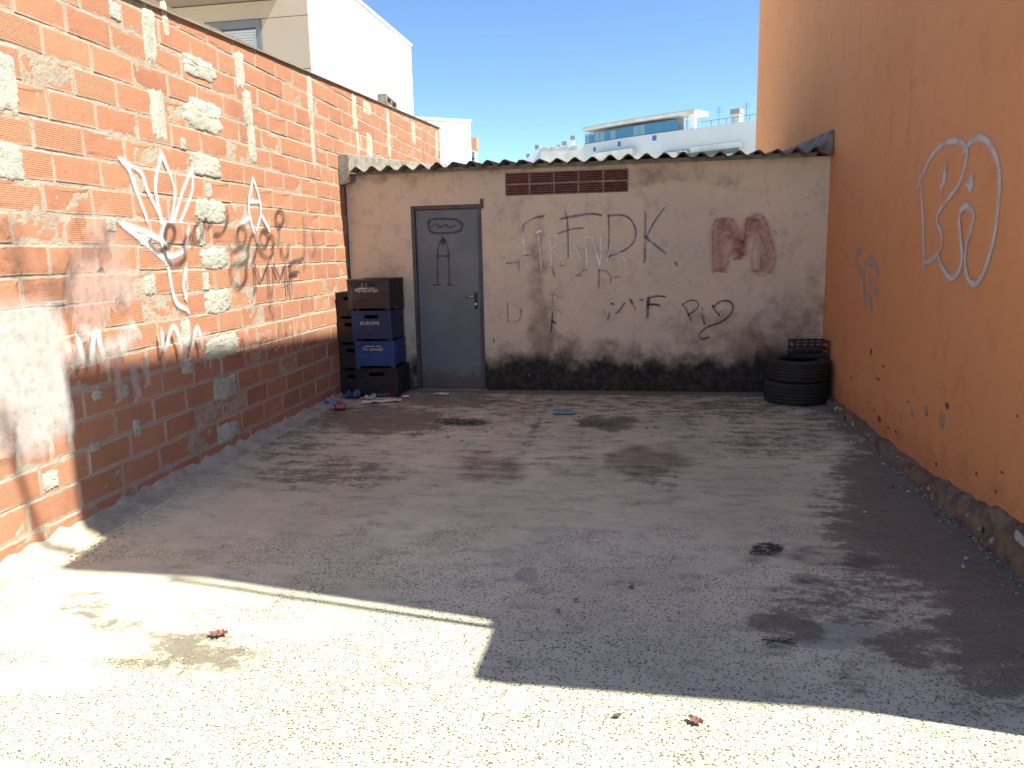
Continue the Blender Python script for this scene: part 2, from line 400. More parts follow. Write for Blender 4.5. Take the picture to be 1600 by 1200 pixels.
A = {k: [] for k in ('dirt', 'rust', 'oil', 'grey', 'screed', 'worn')}
for i in range(NX+1):
    for j in range(NY+1):
        x = X0+(X1-X0)*i/NX; y = Y0+(Y1-Y0)*j/NY
        u, v = stain_fields(x, y)
        oil = field(OIL, u, v); grey = field(GREY, u, v); scr = field(SCREED, u, v)
        z = .004*fb(x*1.1, y*1.1, 3) - .006*min(1, oil) + .003*scr
        joint = abs(x - (-1.03 - .02*(y-8)) + .02*noise.noise(Vector((x, y*2, 8))))
        if joint < .035: z -= .005*min(1, max(0, (y-4.4)/1.5)); A_j = .56*min(1, max(0, (y-4.4)/2.5))
        else: A_j = 0
        mb.v.append((x, y, z))
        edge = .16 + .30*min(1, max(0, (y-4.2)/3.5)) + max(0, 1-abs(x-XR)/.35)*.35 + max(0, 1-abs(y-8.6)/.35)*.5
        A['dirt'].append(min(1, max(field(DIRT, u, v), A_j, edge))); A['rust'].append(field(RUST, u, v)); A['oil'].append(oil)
        A['grey'].append(grey); A['screed'].append(scr)
        A['worn'].append(min(1, max(0, 1.0 - .30*(y-2)) * (1-.9*scr) + .10))
for i in range(NX):
    for j in range(NY):
        a = i*(NY+1)+j; mb.f.append((a, a+NY+1, a+NY+2, a+1))
b = len(mb.v)                                              # rim so that the slab has thickness at the street edge
for i in range(NX+1): 
    q = mb.v[i*(NY+1)]; mb.v.append((q[0], q[1]-.004, -.10))
    for k in A: A[k].append(A[k][i*(NY+1)])
for i in range(NX): mb.f.append((i*(NY+1), b+i, b+i+1, (i+1)*(NY+1)))
mb.attr = A
tag(mb.obj('yard_floor', MAT['concrete'], smooth=True), kind='structure')
t = NT('street_ground'); p = t.pos()
c = t.mix(t.ramp(t.noise(p, 2.5, 7, .65), .35, .7), (.60, .565, .48), (.48, .45, .385))
street = t.done(c, .92, t.bump(t.noise(p, 70, 5, .7), .5, .006), spec=.2)
g = MB(); g.grid(lambda a, b: (-600+1200*a, -500+1500*b, -.035), 24, 24)
tag(g.obj('ground', street), kind='structure')

# ================================================================== left brick wall
WALL = empty('brick_wall', (XL5, 5, 0), -math.atan(AL))
tag(WALL, 'long wall of bare orange hollow bricks with graffiti, running along the left of the yard', 'wall')
bpy.context.view_layer.update()
NL = Vector((1, -AL, 0)).normalized()
SA, SB = -3.5, 8.66
def ztop(s): return 3.215 + .056*(s + .15)
PITCHZ = .168; BL = .398; Z0 = 1.657 - 10*PITCHZ
def brick_mesh(name, l, h, seed, chip=.0035):
    r = random.Random(seed); m = MB(); m.attr = {'edge': []}
    def ring(x, ins, e):
        b = len(m.v)
        for (sy, sz) in ((-1, 0), (0, 0), (1, 0), (1, 1), (0, 1), (-1, 1)):
            j = chip if ins < .02 else 0
            m.v.append((x + r.uniform(-j, j)*.4 - (.004 if r.random() < .12 else 0), sy*(l/2-ins) + r.uniform(-j, j), (ins if sz == 0 else h-ins) + r.uniform(-j, j)))
            m.attr['edge'].append(e)
        return b
    R = [ring(-.10, 0, 1), ring(-.006, 0, 1), ring(0, .005, 1), ring(0.0008, .034, 0)]
    for a, b in zip(R, R[1:]):
        for k in range(6): m.f.append((a+k, a+(k+1) % 6, b+(k+1) % 6, b+k))
    m.f.append(tuple(R[-1]+k for k in range(6)))
    return m
BH = PITCHZ - .010
std = [brick_mesh('brick', BL-.010, BH, k).mesh('brick', MAT['brick']) for k in range(8)]
brks = []
nrow = 13
for n in range(-1, 24):
    zb = Z0 + n*PITCHZ
    off = (3.53-5)*LK if n % 2 == 0 else (3.795-5)*LK
    s = off - 6*BL + random.uniform(-.02, .02)
    if n > 14: s += random.uniform(-.08, .08)
    while s < SB:
        l = BL*random.choice((1, 1, 1, 1, 1, .98, 1.02)) if s < 6 else BL*random.choice((1, 1, .5, .97))
        s0, s1 = max(s, SA), min(s+l, SB); s += l
        if s1-s0 < .07: continue
        sc = (s0+s1)/2; h = min(BH, ztop(sc)-.012-zb)
        if h < .045: continue
        brks.append([s0, s1, zb, h])
def wall_pt(s, z, x=0.0):
    return Vector((XL5, 5, 0)) + Vector((AL, 1, 0)).normalized()*s + NL*x + Vector((0, 0, z))
def shown(bk):
    u, v, d = project(wall_pt((bk[0]+bk[1])/2, bk[2]+.08))
    if d < .5 or u < -25 or v < -10 or v > 1210: return 0
    if bk[2]+bk[3] < .04: return 0
    if u > 540 and bk[2] < 2.5: return 0
    return 1/(d*d)*(bk[1]-bk[0])/max(.3, d)*bk[3]
brks.sort(key=shown, reverse=True)
rest = MB(); rest.attr = {'edge': [], 'tint': []}
for i, (s0, s1, zb, h) in enumerate(brks):
    l = s1-s0; dx = random.uniform(-.003, .004); tl = random.uniform(-.004, .004)
    if i < 300 and shown(brks[i]) > 0:
        o = link('brick', random.choice(std), WALL, (dx, (s0+s1)/2, zb + .0065 + random.uniform(-.002, .002)), (tl, 0, random.uniform(-.008, .008)),
                 (1, (l-.010)/(BL-.010), h/BH))
    else:
        bm_ = brick_mesh('b', l-.010, h, i); b = len(rest.v); tint = random.random()
        rest.v += [(x+dx, y+(s0+s1)/2, z+zb+.0065) for x, y, z in bm_.v]; rest.f += [tuple(q+b for q in f) for f in bm_.f]
        rest.attr['edge'] += bm_.attr['edge']; rest.attr['tint'] += [tint]*len(bm_.v)
tag(rest.obj('brickwork', MAT['brick'], WALL), kind='stuff')
core = MB()
NS, NZ = 480, 150
def corept(a, b):
    s = SA+(SB-SA)*a; z = -.05 + (ztop(s)-.004+.05)*b
    n = noise.noise(Vector((s*17, z*17, 2)))*.5 + noise.noise(Vector((s*45, z*45, 7)))*.35
    big = noise.noise(Vector((s*1.3, z*1.7, 11)))
    return (-.0030 + .0055*n + .003*big, s, z)
core.grid(corept, NS, NZ)
core.box(-.14, -.03, SA, SB, -.05, 3.2)
core.prism([(-.14, SA, 3.2), (-.14, SB, 3.2), (-.14, SB, ztop(SB)-.006), (-.14, SA, ztop(SA)-.006)], (.11, 0, 0))
core.obj('mortar_joints', MAT['mortar'], WALL)
cp = MB(); N = 40
for i in range(N):
    s0 = SA + (SB+.14-SA)*i/N; s1 = SA + (SB+.14-SA)*(i+1)/N
cp.prism([(-.17, SA, ztop(SA)), (.026, SA, ztop(SA)+.002), (.028, SA, ztop(SA)+.009), (-.17, SA, ztop(SA)+.016)], (0, SB+.14-SA, ztop(SB+.14)-ztop(SA)))
cp.obj('coping', MAT['coping'], WALL)
# mortar smeared over whole bricks and in vertical bands
def patch(u0, v0, u1, v1, seed, sq=4.0, thick=.008, rag=.16, slant=0):
    a, b = on_left(u0, v1), on_left(u1, v0)
    s0, s1 = wall_s(a), wall_s(b); z0, z1 = min(a.z, b.z), max(a.z, b.z)
    blob((s0+s1)/2, (z0+z1)/2, abs(s1-s0)/2, (z1-z0)/2, seed, sq, thick, rag)
def blob(sc, zc, rs, rz, seed, sq=4.0, thick=.008, rag=.16, mat='patch', nm='mortar_patch'):
    m = MB(); nr, na = 9, 64
    for i in range(nr+1):
        f = i/nr
        for j in range(na):
            t = 2*math.pi*j/na; c, s_ = math.cos(t), math.sin(t)
            k = (abs(c)**sq + abs(s_)**sq)**(-1/sq)
            k *= 1 + rag*fb(c*2.1+seed*3.7, s_*2.1, seed) + rag*.6*noise.noise(Vector((c*7, s_*7, seed+9)))
            x = .003 + thick*(1-f**3)*(.8+.6*fb(c*4*f, s_*4*f, seed)) + .003*noise.noise(Vector((c*12*f, s_*12*f, seed))) - (.011 if i == nr else 0)
            m.v.append((x, sc + rs*k*c*f, zc + rz*k*s_*f))
    for i in range(nr):
        for j in range(na):
            q = (i*na+j, (i+1)*na+j, (i+1)*na+(j+1) % na, i*na+(j+1) % na)
            m.f.append(q)
    m.obj(nm, MAT[mat], WALL, smooth=True)
for i, (u0, v0, u1, v1) in enumerate([(285,90,337,124),(289,156,347,206),(297,240,345,276),(305,311,352,349),(313,387,356,422),(320,452,360,491),
        (322,522,374,560),(332,588,372,624),(340,658,376,690)]):
    a, b = on_left(u0, (v0+v1)/2), on_left(u1, (v0+v1)/2); c0, c1 = on_left((u0+u1)/2, v0), on_left((u0+u1)/2, v1)
    blob((wall_s(a)+wall_s(b))/2, (c0.z+c1.z)/2, (wall_s(b)-wall_s(a))/2, (c0.z-c1.z)/2, i+1, 5, .010, .20)
for i, (u, v0, v1, w) in enumerate([(229,8,100,.065),(240,138,220,.06),(250,140,222,.025),(371,78,140,.07),(384,140,200,.075),(390,190,256,.06),(480,116,200,.06),
        (485,190,268,.045),(551,146,205,.07),(557,205,246,.035),(572,158,182,.14),(575,206,250,.10),(603,168,250,.06),(644,188,228,.09),(680,205,250,.07),(3,80,175,.07),
        (8,222,282,.10),(178,2,32,.05),(255,2,60,.03),(312,352,385,.05),(225,365,385,.05),(233,430,462,.05),(320,425,455,.04),(88,470,478,.08),
        (27,645,0,0),(148,690,705,.04),(213,655,682,.03),(78,735,765,.05),(288,500,545,.05),(290,560,585,.06),(150,610,625,.04),(195,600,620,.03),(325,285,310,.04),(172,340,362,.04),(285,215,235,.035)]):
    if v1 <= v0: continue
    a, b = on_left(u, v0), on_left(u + (v1-v0)*.10, v1)
    blob((wall_s(a)+wall_s(b))/2, (a.z+b.z)/2, w*1.2, (a.z-b.z)/2, 40+i, 7, .006, .20)
# rough mortar fillet at the foot of the wall
fl = MB(); prof = [(0.0, .085), (.010, .074), (.035, .040), (.09, .026), (.135, .014), (.15, -.02)]
def filpt(a, b):
    s = SA + (3.1+3.5)*a; k = b*5; i = min(4, int(k)); f = k-i
    x = prof[i][0]*(1-f)+prof[i+1][0]*f; z = prof[i][1]*(1-f)+prof[i+1][1]*f
    g = max(.35, 1 - max(0, s-.5)*.16) + .30*fb(s*1.6, 0, 1)*(1-.6*b) + .35*noise.noise(Vector((s*9, 0, 4)))*(1-b)**2
    return (.003 + x*(.6+.4*g)*(.95+.12*fb(s*2, 5)), s, z*g*(1+.16*fb(s*6, b*2, 7)) - (0 if z > 0 else .01))
fl.grid(filpt, 260, 10); fl.obj('mortar_fillet', MAT['curb'], WALL, smooth=True)

# ================================================================== shed
SHED = empty('shed', (-.8, YB, 0)); tag(SHED, 'low shed with stained beige plaster front and corrugated roof at the back', 'shed')
bpy.context.view_layer.update()
def put(mbobj, parent):
    mbobj.parent = parent; mbobj.matrix_parent_inverse = parent.matrix_world.inverted(); return mbobj
SX0, SX1, SH = -3.42, XR-.002, 2.45
DX0, DX1, DZ = -2.665, -1.855, 2.09
VX0, VX1, VZ0, VZ1 = -1.575, -.24, 2.165, 2.41
def lin(a, b, st):
    n = max(1, round((b-a)/st)); return [a+(b-a)*i/n for i in range(n)]
xs = lin(SX0, DX0, .035)+lin(DX0, DX1, .05)+lin(DX1, VX0, .035)+lin(VX0, VX1, .035)+lin(VX1, SX1, .035)+[SX1]
zs = lin(-.03, DZ, .03)+lin(DZ, VZ0, .03)+lin(VZ0, VZ1, .03)+lin(VZ1, SH, .03)+[SH]
def solid(x, z):
    return not (DX0 < x < DX1 and z < DZ) and not (VX0 < x < VX1 and VZ0 < z < VZ1)
wm = MB(); wm.attr = {'damp': [], 'brown': [], 'low': []}
BROWN = [(845,520,22,60,.75),(840,440,16,120,.6),(900,545,140,20,.55),(1130,520,110,40,.6),(1180,550,60,40,.8),(1250,500,50,70,.6),(1220,540,50,26,.75),
         (600,270,60,18,.55),(740,545,40,20,.5),(1000,275,90,20,.6),(1270,470,24,60,.6),(700,285,40,14,.3),(1100,275,120,18,.45),(1000,545,200,18,.45),(645,560,10,60,.5)]
vid = {}
def wv(i, j):
    if (i, j) in vid: return vid[(i, j)]
    x, z = xs[i], zs[j]; u, v, d = project((x, YB, z))
    vid[(i, j)] = len(wm.v); wm.v.append((x, YB + .005*fb(x*1.4, z*1.4, 9), z))
    hh = .37 + .05*fb(x*1.3, 3) + (.10 if x > 1.1 else 0) - (.03 if x < DX0 else 0)
    wm.attr['damp'].append(max(0, min(1, 1.0 - (z-hh+.16)/.34)) * (1.0 if x > DX0 else .75))
    wm.attr['low'].append(1.0 if z < .3 else 0.0)
    wm.attr['brown'].append(max(field(BROWN, u, v), .55*max(0, 1-(SH-z)/.16), .5*max(0, 1-abs(z-hh-.1)/.2)))
    return vid[(i, j)]
for i in range(len(xs)-1):
    for j in range(len(zs)-1):
        if solid((xs[i]+xs[i+1])/2, (zs[j]+zs[j+1])/2):
            wm.f.append((wv(i, j), wv(i+1, j), wv(i+1, j+1), wv(i, j+1)))
def extra(mbx, pts):
    b = len(mbx.v); mbx.v += pts; mbx.f.append(tuple(range(b, b+len(pts))))
    for k in mbx.attr: mbx.attr[k] += [0.0]*len(pts)
dep = .13
for (x0, x1, z0, z1, bottom) in ((DX0, DX1, -.03, DZ, False), (VX0, VX1, VZ0, VZ1, True)):
    extra(wm, [(x0, YB, z0), (x0, YB+dep, z0), (x0, YB+dep, z1), (x0, YB, z1)][::-1])
    extra(wm, [(x1, YB, z0), (x1, YB+dep, z0), (x1, YB+dep, z1), (x1, YB, z1)])
    extra(wm, [(x0, YB, z1), (x1, YB, z1), (x1, YB+dep, z1), (x0, YB+dep, z1)])
    if bottom: extra(wm, [(x0, YB, z0), (x1, YB, z0), (x1, YB+dep, z0), (x0, YB+dep, z0)][::-1])
put(wm.obj('front_wall', MAT['plaster'], smooth=True), SHED)
sw = MB(); sw.box(SX0, SX0+.12, YB+.005, 12.2, -.05, 2.45).box(SX0+.13, SX1, 12.08, 12.2, -.05, 2.5)
put(sw.obj('side_wall', MAT['cement']), SHED)
put(MB().box(SX0+.125, SX1-.005, YB+.16, 12.07, -.05, -.02).obj('shed_floor', MAT['dark']), SHED)
# upstands (flashing walls) either side of the roof
us = MB(); us.prism([(-3.43, 8.43, 2.33), (-3.30, 8.43, 2.36), (-3.30, 8.43, 2.665), (-3.43, 8.43, 2.675)], (0, 3.7, .26))
put(us.obj('upstand', MAT['cement'], bevel=.012), SHED)
us = MB(); us.prism([(1.66, 8.52, 2.50), (XR-.004, 8.50, 2.44), (XR-.004, 8.50, 2.70), (1.765, 8.52, 2.69)], (0, 3.6, .17))
put(us.obj('upstand', MAT['roof'], bevel=.012), SHED)
# corrugated sheets
def roof_sheet(x0, x1, dz, dy, ph):
    m = MB(); n = int((x1-x0)/.186*12)
    def pt(a, b, off):
        x = x0+(x1-x0)*a; y = 8.40+dy + 3.75*b
        w = math.sin(2*math.pi*(x-ph)/.186)
        return (x, y, 2.487 + dz + .055*(y-8.4) + .029*w + off + .004*noise.noise(Vector((x*9, y*3, 1))) + (.006*noise.noise(Vector((x*30, 0, 3))) if b == 0 else 0))
    k = 14
    m.grid(lambda a, b: pt(a, b, .007), n, k); m.grid(lambda a, b: pt(a, b, 0), n, k, flip=True)
    T = (n+1)*(k+1)
    for i in range(n): m.f.append((i*(k+1), T+i*(k+1), T+(i+1)*(k+1), (i+1)*(k+1)))
    put(m.obj('roof_sheet', MAT['roof'], smooth=False), SHED)
sheets = [(-3.29, -2.31), (-2.36, -1.38), (-1.43, -.45), (-.50, .48), (.43, 1.41), (1.36, 1.765)]
for i, (a, b) in enumerate(sheets): roof_sheet(a, b, (.002, .010, .003, .012, .001, .008)[i], (.0, -.02, .015, -.01, .01, .0)[i], -3.26)
# filler under the sheets
put(MB().box(SX0+.13, SX1-.13, YB+.02, YB+.12, 2.452, 2.50).obj('eave_filler', MAT['cement']), SHED)
# ventilation bricks: perforated clay blocks
def vent_mesh():
    m = MB(); w, h, cols, rows = .238, .098, 10, 4; cw, ch = w/cols, h/rows
    for r in range(rows):
        for c in range(cols + (1 if r % 2 else 0)):
            xa = -w/2 + (c - (.5 if r % 2 else 0))*cw; xb = xa+cw; xa = max(xa, -w/2); xb = min(xb, w/2)
            za = r*ch; zb = za+ch; cx, cz = (xa+xb)/2, (za+zb)/2
            full = (xb-xa) > cw*.9; rr = .0110 if full else .0050
            outer = []; inner = []; deep = []
            for k in range(8):
                t = 2*math.pi*(k+.5)/8; dx, dz = math.cos(t), math.sin(t)
                sc_ = min((xb-xa)/2/abs(dx), ch/2/abs(dz)); outer.append((cx+dx*sc_, 0, cz+dz*sc_))
                inner.append((cx+dx*rr, 0, cz+dz*rr)); deep.append((cx+dx*rr, .07, cz+dz*rr))
            cor = [(xb, 0, zb), (xa, 0, zb), (xa, 0, za), (xb, 0, za)]
            b = len(m.v); m.v += outer+inner+deep+cor
            for k in range(8):
                j = (k+1) % 8; m.f.append((b+k, b+8+k, b+8+j, b+j)); m.f.append((b+8+k, b+16+k, b+16+j, b+8+j))
            for q, (k, j) in enumerate(((0, 1), (2, 3), (4, 5), (6, 7))): m.f.append((b+k, b+j, b+24+q))
    b = len(m.v)
    x0, x1 = -w/2, w/2
    m.v += [(x0,0,0),(x1,0,0),(x1,.1,0),(x0,.1,0),(x0,0,h),(x1,0,h),(x1,.1,h),(x0,.1,h)]
    m.f += [tuple(b+i for i in q) for q in ((0,1,2,3),(4,7,6,5),(0,3,7,4),(1,5,6,2))]
    return m.mesh('vent_brick', MAT['vent'])
vm = vent_mesh()
for r in range(2):
    for c in range(5):
        o = link('vent_brick', vm); o.location = (VX0 + .008 + .119 + c*(.2675), YB - .004 + random.uniform(-.003, .003), VZ0 + .012 + r*.122 + random.uniform(-.002, .002))
        o.rotation_euler = (0, random.uniform(-.008, .008), 0); put(o, SHED)
vmr = MB(); vmr.box(VX0+.001, VX1-.001, YB+.012, YB+.09, VZ0+.001, VZ0+.011).box(VX0+.001, VX1-.001, YB+.010, YB+.09, VZ0+.111, VZ0+.133).box(VX0+.001, VX1-.001, YB+.012, YB+.09, VZ0+.2335, VZ1-.001)
for c in range(6):
    x = VX0 + .0075 - .0145 + c*.2675 - (.0005 if c else -.0145)
    vmr.box(max(VX0+.001, x-.007), min(VX1-.001, x+.0135), YB+.013, YB+.09, VZ0+.0115, VZ1-.012)
put(vmr.obj('vent_mortar', m_plain('vent_mortar', (.30, .20, .165), .9, .3, 12, .3)), SHED)
put(MB().box(VX0-.05, VX1+.05, YB+.135, YB+.14, VZ0-.05, VZ1+.03).obj('vent_shade_sheet', MAT['dark']), SHED)  # added black sheet, paints the shade seen through the vent holes
# door
fr = MB(); fw = .042
fr.box(DX0+.001, DX0+fw, YB-.012, YB+.06, -.02, DZ-.001).box(DX1-fw, DX1-.001, YB-.012, YB+.06, -.02, DZ-.001).box(DX0+fw, DX1-fw, YB-.010, YB+.06, DZ-fw, DZ-.002)
put(fr.obj('door_frame', MAT['frame'], bevel=.003), SHED)
door = put(MB().box(DX0+fw+.004, DX1-fw-.004, YB+.022, YB+.06, .012, DZ-fw-.004).obj('door', MAT['door'], bevel=.003), SHED)
tag(door, 'grey painted metal door with faint blue graffiti')
bpy.context.view_layer.update()
for z in (.30, 1.05, 1.80): put(MB().tube((DX0+fw+.002, YB+.012, z-.05), (DX0+fw+.002, YB+.012, z+.05), .009).obj('hinge', MAT['frame']), door)
hx, hz = DX1-fw-.05, 1.075
put(MB().box(hx-.018, hx+.018, YB+.013, YB+.0215, hz-.15, hz+.04).obj('lock_plate', MAT['black'], bevel=.003), door)
hd = MB(); hd.tube((hx, YB+.02, hz), (hx, YB-.035, hz), .009); hd.tube((hx+.004, YB-.032, hz), (hx-.105, YB-.030, hz-.002), .010)
put(hd.obj('handle', MAT['steel'], smooth=True, bevel=0), door)
kh = MB(); kh.tube((hx, YB+.014, hz-.09), (hx, YB+.004, hz-.09), .011); put(kh.obj('keyhole', MAT['steel']), door)
put(MB().box(DX1-.006, DX1+.028, YB-.02, YB+.002, DZ-.05, DZ+.055).obj('hinge_stub', m_plain('rusty_iron', (.16, .075, .055), .85, .3, 15, .3)), SHED)
put(MB().box(DX0-.02, DX1+.02, YB-.05, YB+.12, -.03, .006).obj('threshold', MAT['cement'], bevel=.004), SHED)

# --- graffiti on the shed front and door
blue = m_paint('paint_blue_grey', (.06, .09, .175), .7, .4, .35); navy = m_paint('paint_navy', (.03, .038, .07), .85, .35, .25)
purp = m_paint('paint_faded_purple', (.10, .085, .16), .62, .4, .5); chalk = m_paint('chalk_white', (.93, .91, .87), 1.0, .3, .02, 0.0)
faint = m_paint('paint_faded_pale', (.80, .84, .80), .5, .45, .5); red = m_paint('paint_red_haze', (.40, .075, .10), .50, .6, .5); red2 = m_paint('paint_red_line', (.36, .06, .085), .34, .45, .5)
k = cr(800, 310, .175); NB = (0, -1, 0)
G1 = {blue: [(.022, k([(280,155),(190,180),(110,230),(100,285)])), (.024, k([(478,128),(492,190),(500,350),(503,520)])), (.03, k([(440,182),(520,165),(700,138),(790,148)])),
             (.018, k([(410,315),(480,290),(560,270),(640,265)])), (.024, k([(862,150),(866,300),(862,530)])), (.024, k([(862,155),(980,150),(1060,190),(1105,290),(1085,390),(1000,465),(862,520)])),
             (.026, k([(1190,118),(1188,330),(1184,560)])), (.020, k([(1360,85),(1270,210),(1195,352)])), (.024, k([(1195,350),(1290,425),(1370,490)])), (.04, k([(1192,345),(1212,362)]))],
      purp: [(.03, k([(580,690),(605,685)])), (.016, k([(600,680),(640,640),(665,635)])), (.022, k([(775,640),(776,700),(775,795)])), (.02, k([(775,640),(840,650),(875,690),(885,745)])), (.02, k([(915,705),(950,700)])),
             (.025, k([(360,610),(365,650),(378,685)])), (.016, k([(330,860),(370,860),(440,885)])), (.016, k([(365,870),(363,940)])), (.014, k([(375,840),(395,805),(410,810)])),
             (.016, k([(370,1000),(420,1000),(447,1030)])), (.02, k([(-40,930),(-35,1090)])), (.016, k([(75,970),(78,1025)])), (.02, k([(-50,580),(40,570)])), (.02, k([(60,560),(62,640)])), (.02, k([(110,510),(150,508)])), (.018, k([(430,600),(460,598)])), (.014, k([(90,990),(60,1090),(-30,1095)]))],
      navy: [(.018, k([(362,1015),(358,1100),(350,1185)])), (.022, k([(355,1090),(388,1112)])), (.02, k([(870,1020),(866,1050),(855,1078)])), (.026, k([(885,940),(900,940)])), (.024, k([(930,1022),(960,1000),(1000,938)])),
             (.028, k([(1058,905),(1070,925)])), (.016, k([(1070,925),(1090,970),(1103,992)])), (.026, k([(1145,905),(1160,903)])), (.036, k([(1217,890),(1213,960),(1210,1052)])), (.020, k([(1215,888),(1290,872),(1365,876)])),
             (.026, k([(1215,950),(1260,945),(1312,952)])), (.022, k([(1455,570),(1470,588)]))]}
k2 = cr(760, 300, .325)
G1[navy] += [(.018, k2([(942,540),(960,565),(985,618)])), (.018, k2([(940,540),(985,520),(1015,530),(1012,560),(970,590)])), (.02, k2([(1036,590),(1048,632)])), (.012, k2([(1036,560),(1042,566)])),
             (.022, k2([(1088,545),(1100,570),(1118,590)])), (.020, k2([(1088,555),(1125,525),(1165,525),(1185,550),(1170,590),(1125,625),(1060,650),(1022,685),(1035,706),(1070,697)])), (.015, k2([(36,705),(38,722)]))]
graffiti(G1, on_shed, NB, SHED, 'blue and black letters sprayed across the shed front', .004)
G2 = {chalk: [(.016, k([(98,330),(115,470),(132,595)])), (.012, k([(98,330),(140,322)])), (.016, k([(236,330),(250,480),(263,630)])), (.03, k([(220,306),(248,292)])), (.014, k([(332,330),(345,470),(352,600)])),
              (.013, k([(328,328),(385,332),(412,372),(395,420),(350,450)])), (.012, k([(360,458),(400,500),(450,548)])), (.014, k([(515,340),(520,440),(525,530)])), (.012, k([(515,345),(560,430),(615,540)])),
              (.016, k([(655,335),(662,460),(670,590)])), (.012, k([(655,340),(715,355),(742,440),(752,490)])), (.03, k([(752,480),(765,530),(785,585)])), (.014, k([(790,340),(798,450),(788,570)])), (.012, k([(640,275),(660,268),(682,300)])),
              (.014, k([(895,335),(875,440),(850,555)])), (.013, k([(915,488),(1003,490)])), (.012, k([(978,510),(1005,550),(1022,605)]))],
      faint: [(.022, [(1045,382),(1044,408)]), (.02, [(1052,379),(1078,378)]), (.022, [(1066,379),(1066,409)]), (.022, [(1078,410),(1087,383),(1097,409)]), (.02, [(1081,400),(1094,400)]), (.03, [(1017,382),(1030,405)])]}
graffiti(G2, on_shed, NB, SHED, 'thin white letters scratched over the blue ones', .0075)
G3 = {red: [(.20, k2([(1122,375),(1118,260),(1122,140)])), (.19, k2([(1150,140),(1190,220),(1220,305)])), (.17, k2([(1205,305),(1240,220),(1275,135)])), (.23, k2([(1285,125),(1325,200),(1345,290),(1330,375)]))],
      red2: [(.03, k2([(1092,385),(1088,260),(1095,150),(1140,125),(1190,140),(1212,205),(1240,245),(1250,140),(1290,105),(1335,125),(1360,200),(1388,300),(1375,370),(1330,402),(1285,380),(1275,300),(1290,230)])),
             (.04, k2([(1095,380),(1150,365),(1165,300)])), (.035, k2([(1195,320),(1225,315),(1240,260)])), (.03, k2([(1165,215),(1205,225),(1235,245)])), (.02, k2([(1322,290),(1320,370)])), (.02, k2([(1380,185),(1392,195)]))]}
graffiti(G3, on_shed, NB, SHED, 'faded red letter M sprayed beside the blue letters', .011)
k = cr(350, 230, .25)
def on_door(u, v): return on_plane(u, v, (0, 1, 0), YB+.022)
dblue = m_paint('paint_door_blue', (.035, .048, .10), .7, .45, .3)
graffiti({dblue: [(.03, k([(1275,470),(1310,450),(1400,448),(1465,460),(1490,490),(1470,525),(1400,535),(1310,535),(1280,505),(1280,465)])), (.022, k([(1290,500),(1325,480),(1350,500),(1385,485),(1410,505),(1440,490)])),
                  (.022, k([(1335,855),(1335,700),(1340,620),(1370,575),(1395,610),(1405,700),(1410,850)])), (.018, k([(1340,680),(1400,680)])), (.05, k([(1368,572),(1372,598)])), (.02, k([(1310,862),(1350,858)])), (.02, k([(1395,858),(1435,862)]))]},
         on_door, NB, door, 'blue capsule and tall letter A sprayed on the door', .002, sub=False)

# ================================================================== orange building on the right
OB = empty('orange_building', (XR, 8, 0)); tag(OB, 'tall building with a windowless orange rendered side wall on the right', 'building')
bpy.context.view_layer.update()
KZ = SUN.z/SUN.x/1.05; ZT = 5.03*SUN.z/SUN.x + .98
prof = [(2.40, -.05), (14.68, -.05), (14.68, ZT), (2.97, ZT), (2.97, 5.12*KZ), (2.66, 5.06*KZ), (2.66, 2.60*KZ), (2.40, 2.50*KZ)]
ob = MB(); ob.prism([(XR, y, z) for y, z in prof], (9.0, 0, 0)); put(ob.obj('wall', MAT['orange']), OB)
put(MB().box(XR-.012, XR+9, 2.20, 2.60, 2.42*KZ, 2.56*KZ).obj('cornice', MAT['cement'], bevel=.01), OB)
put(MB().box(XR-.012, XR+9, 2.54, 2.95, 4.92*KZ, 5.05*KZ).obj('cornice', MAT['cement'], bevel=.01), OB)
put(MB().tube((XR+.06, 2.592, 2.57*KZ), (XR+.06, 2.592, 4.40*KZ), .020).obj('downpipe', MAT['greyframe']), OB)
put(MB().tube((XR+.08, 2.48, ZT-.08), (XR+.08, 2.78, 5.06*KZ), .024).obj('shadow_rod', MAT['greyframe']), OB)  # unseen slanted tube, added to cast the diagonal shadow band on the bricks
# rough exposed footing
pm = MB()
def plinth_top(y): 
    h = [(8.7, .05), (7.9, .06), (6.8, .075), (6.29, .07), (5.28, .095), (4.6, .15), (3.96, .205), (2.4, .30)]
    for (a, ha), (b, hb) in zip(h, h[1:]):
        if b <= y <= a: return hb + (ha-hb)*(y-b)/(a-b)
    return .05
def ppt(a, b):
    y = 2.42 + (8.50-2.42)*a; H = plinth_top(y)*(1+.25*fb(y*3, 1)) 
    pr = [(XR+.003, 1.0), (XR-.014, .97), (XR-.035, .80), (XR-.045, .5), (XR-.052, .2), (XR-.06, -.25)]
    k = b*5; i = min(4, int(k)); f = k-i
    x = pr[i][0]*(1-f)+pr[i+1][0]*f; z = H*(pr[i][1]*(1-f)+pr[i+1][1]*f)
    w = .5+.5*fb(y*7, z*12, 3)
    return (x - (.032*w + .02*noise.noise(Vector((y*19, z*25, 8))))*min(1, b*3), y, z + (.012*fb(y*9, b*3, 5) if b < .95 else 0))
pm.grid(ppt, 340, 12); o = put(pm.obj('rubble_footing', MAT['rubble'], smooth=True), OB); tag(o, 'crumbling brown rubble footing along the bottom of the orange wall')
rr = random.Random(4); stone_m = [m_plain('stone_tan', (.33, .235, .155), .9, .3, 14, .5), m_plain('stone_red', (.24, .11, .07), .9, .3, 14, .5), m_plain('stone_pale', (.42, .38, .33), .9, .25, 14, .5)]
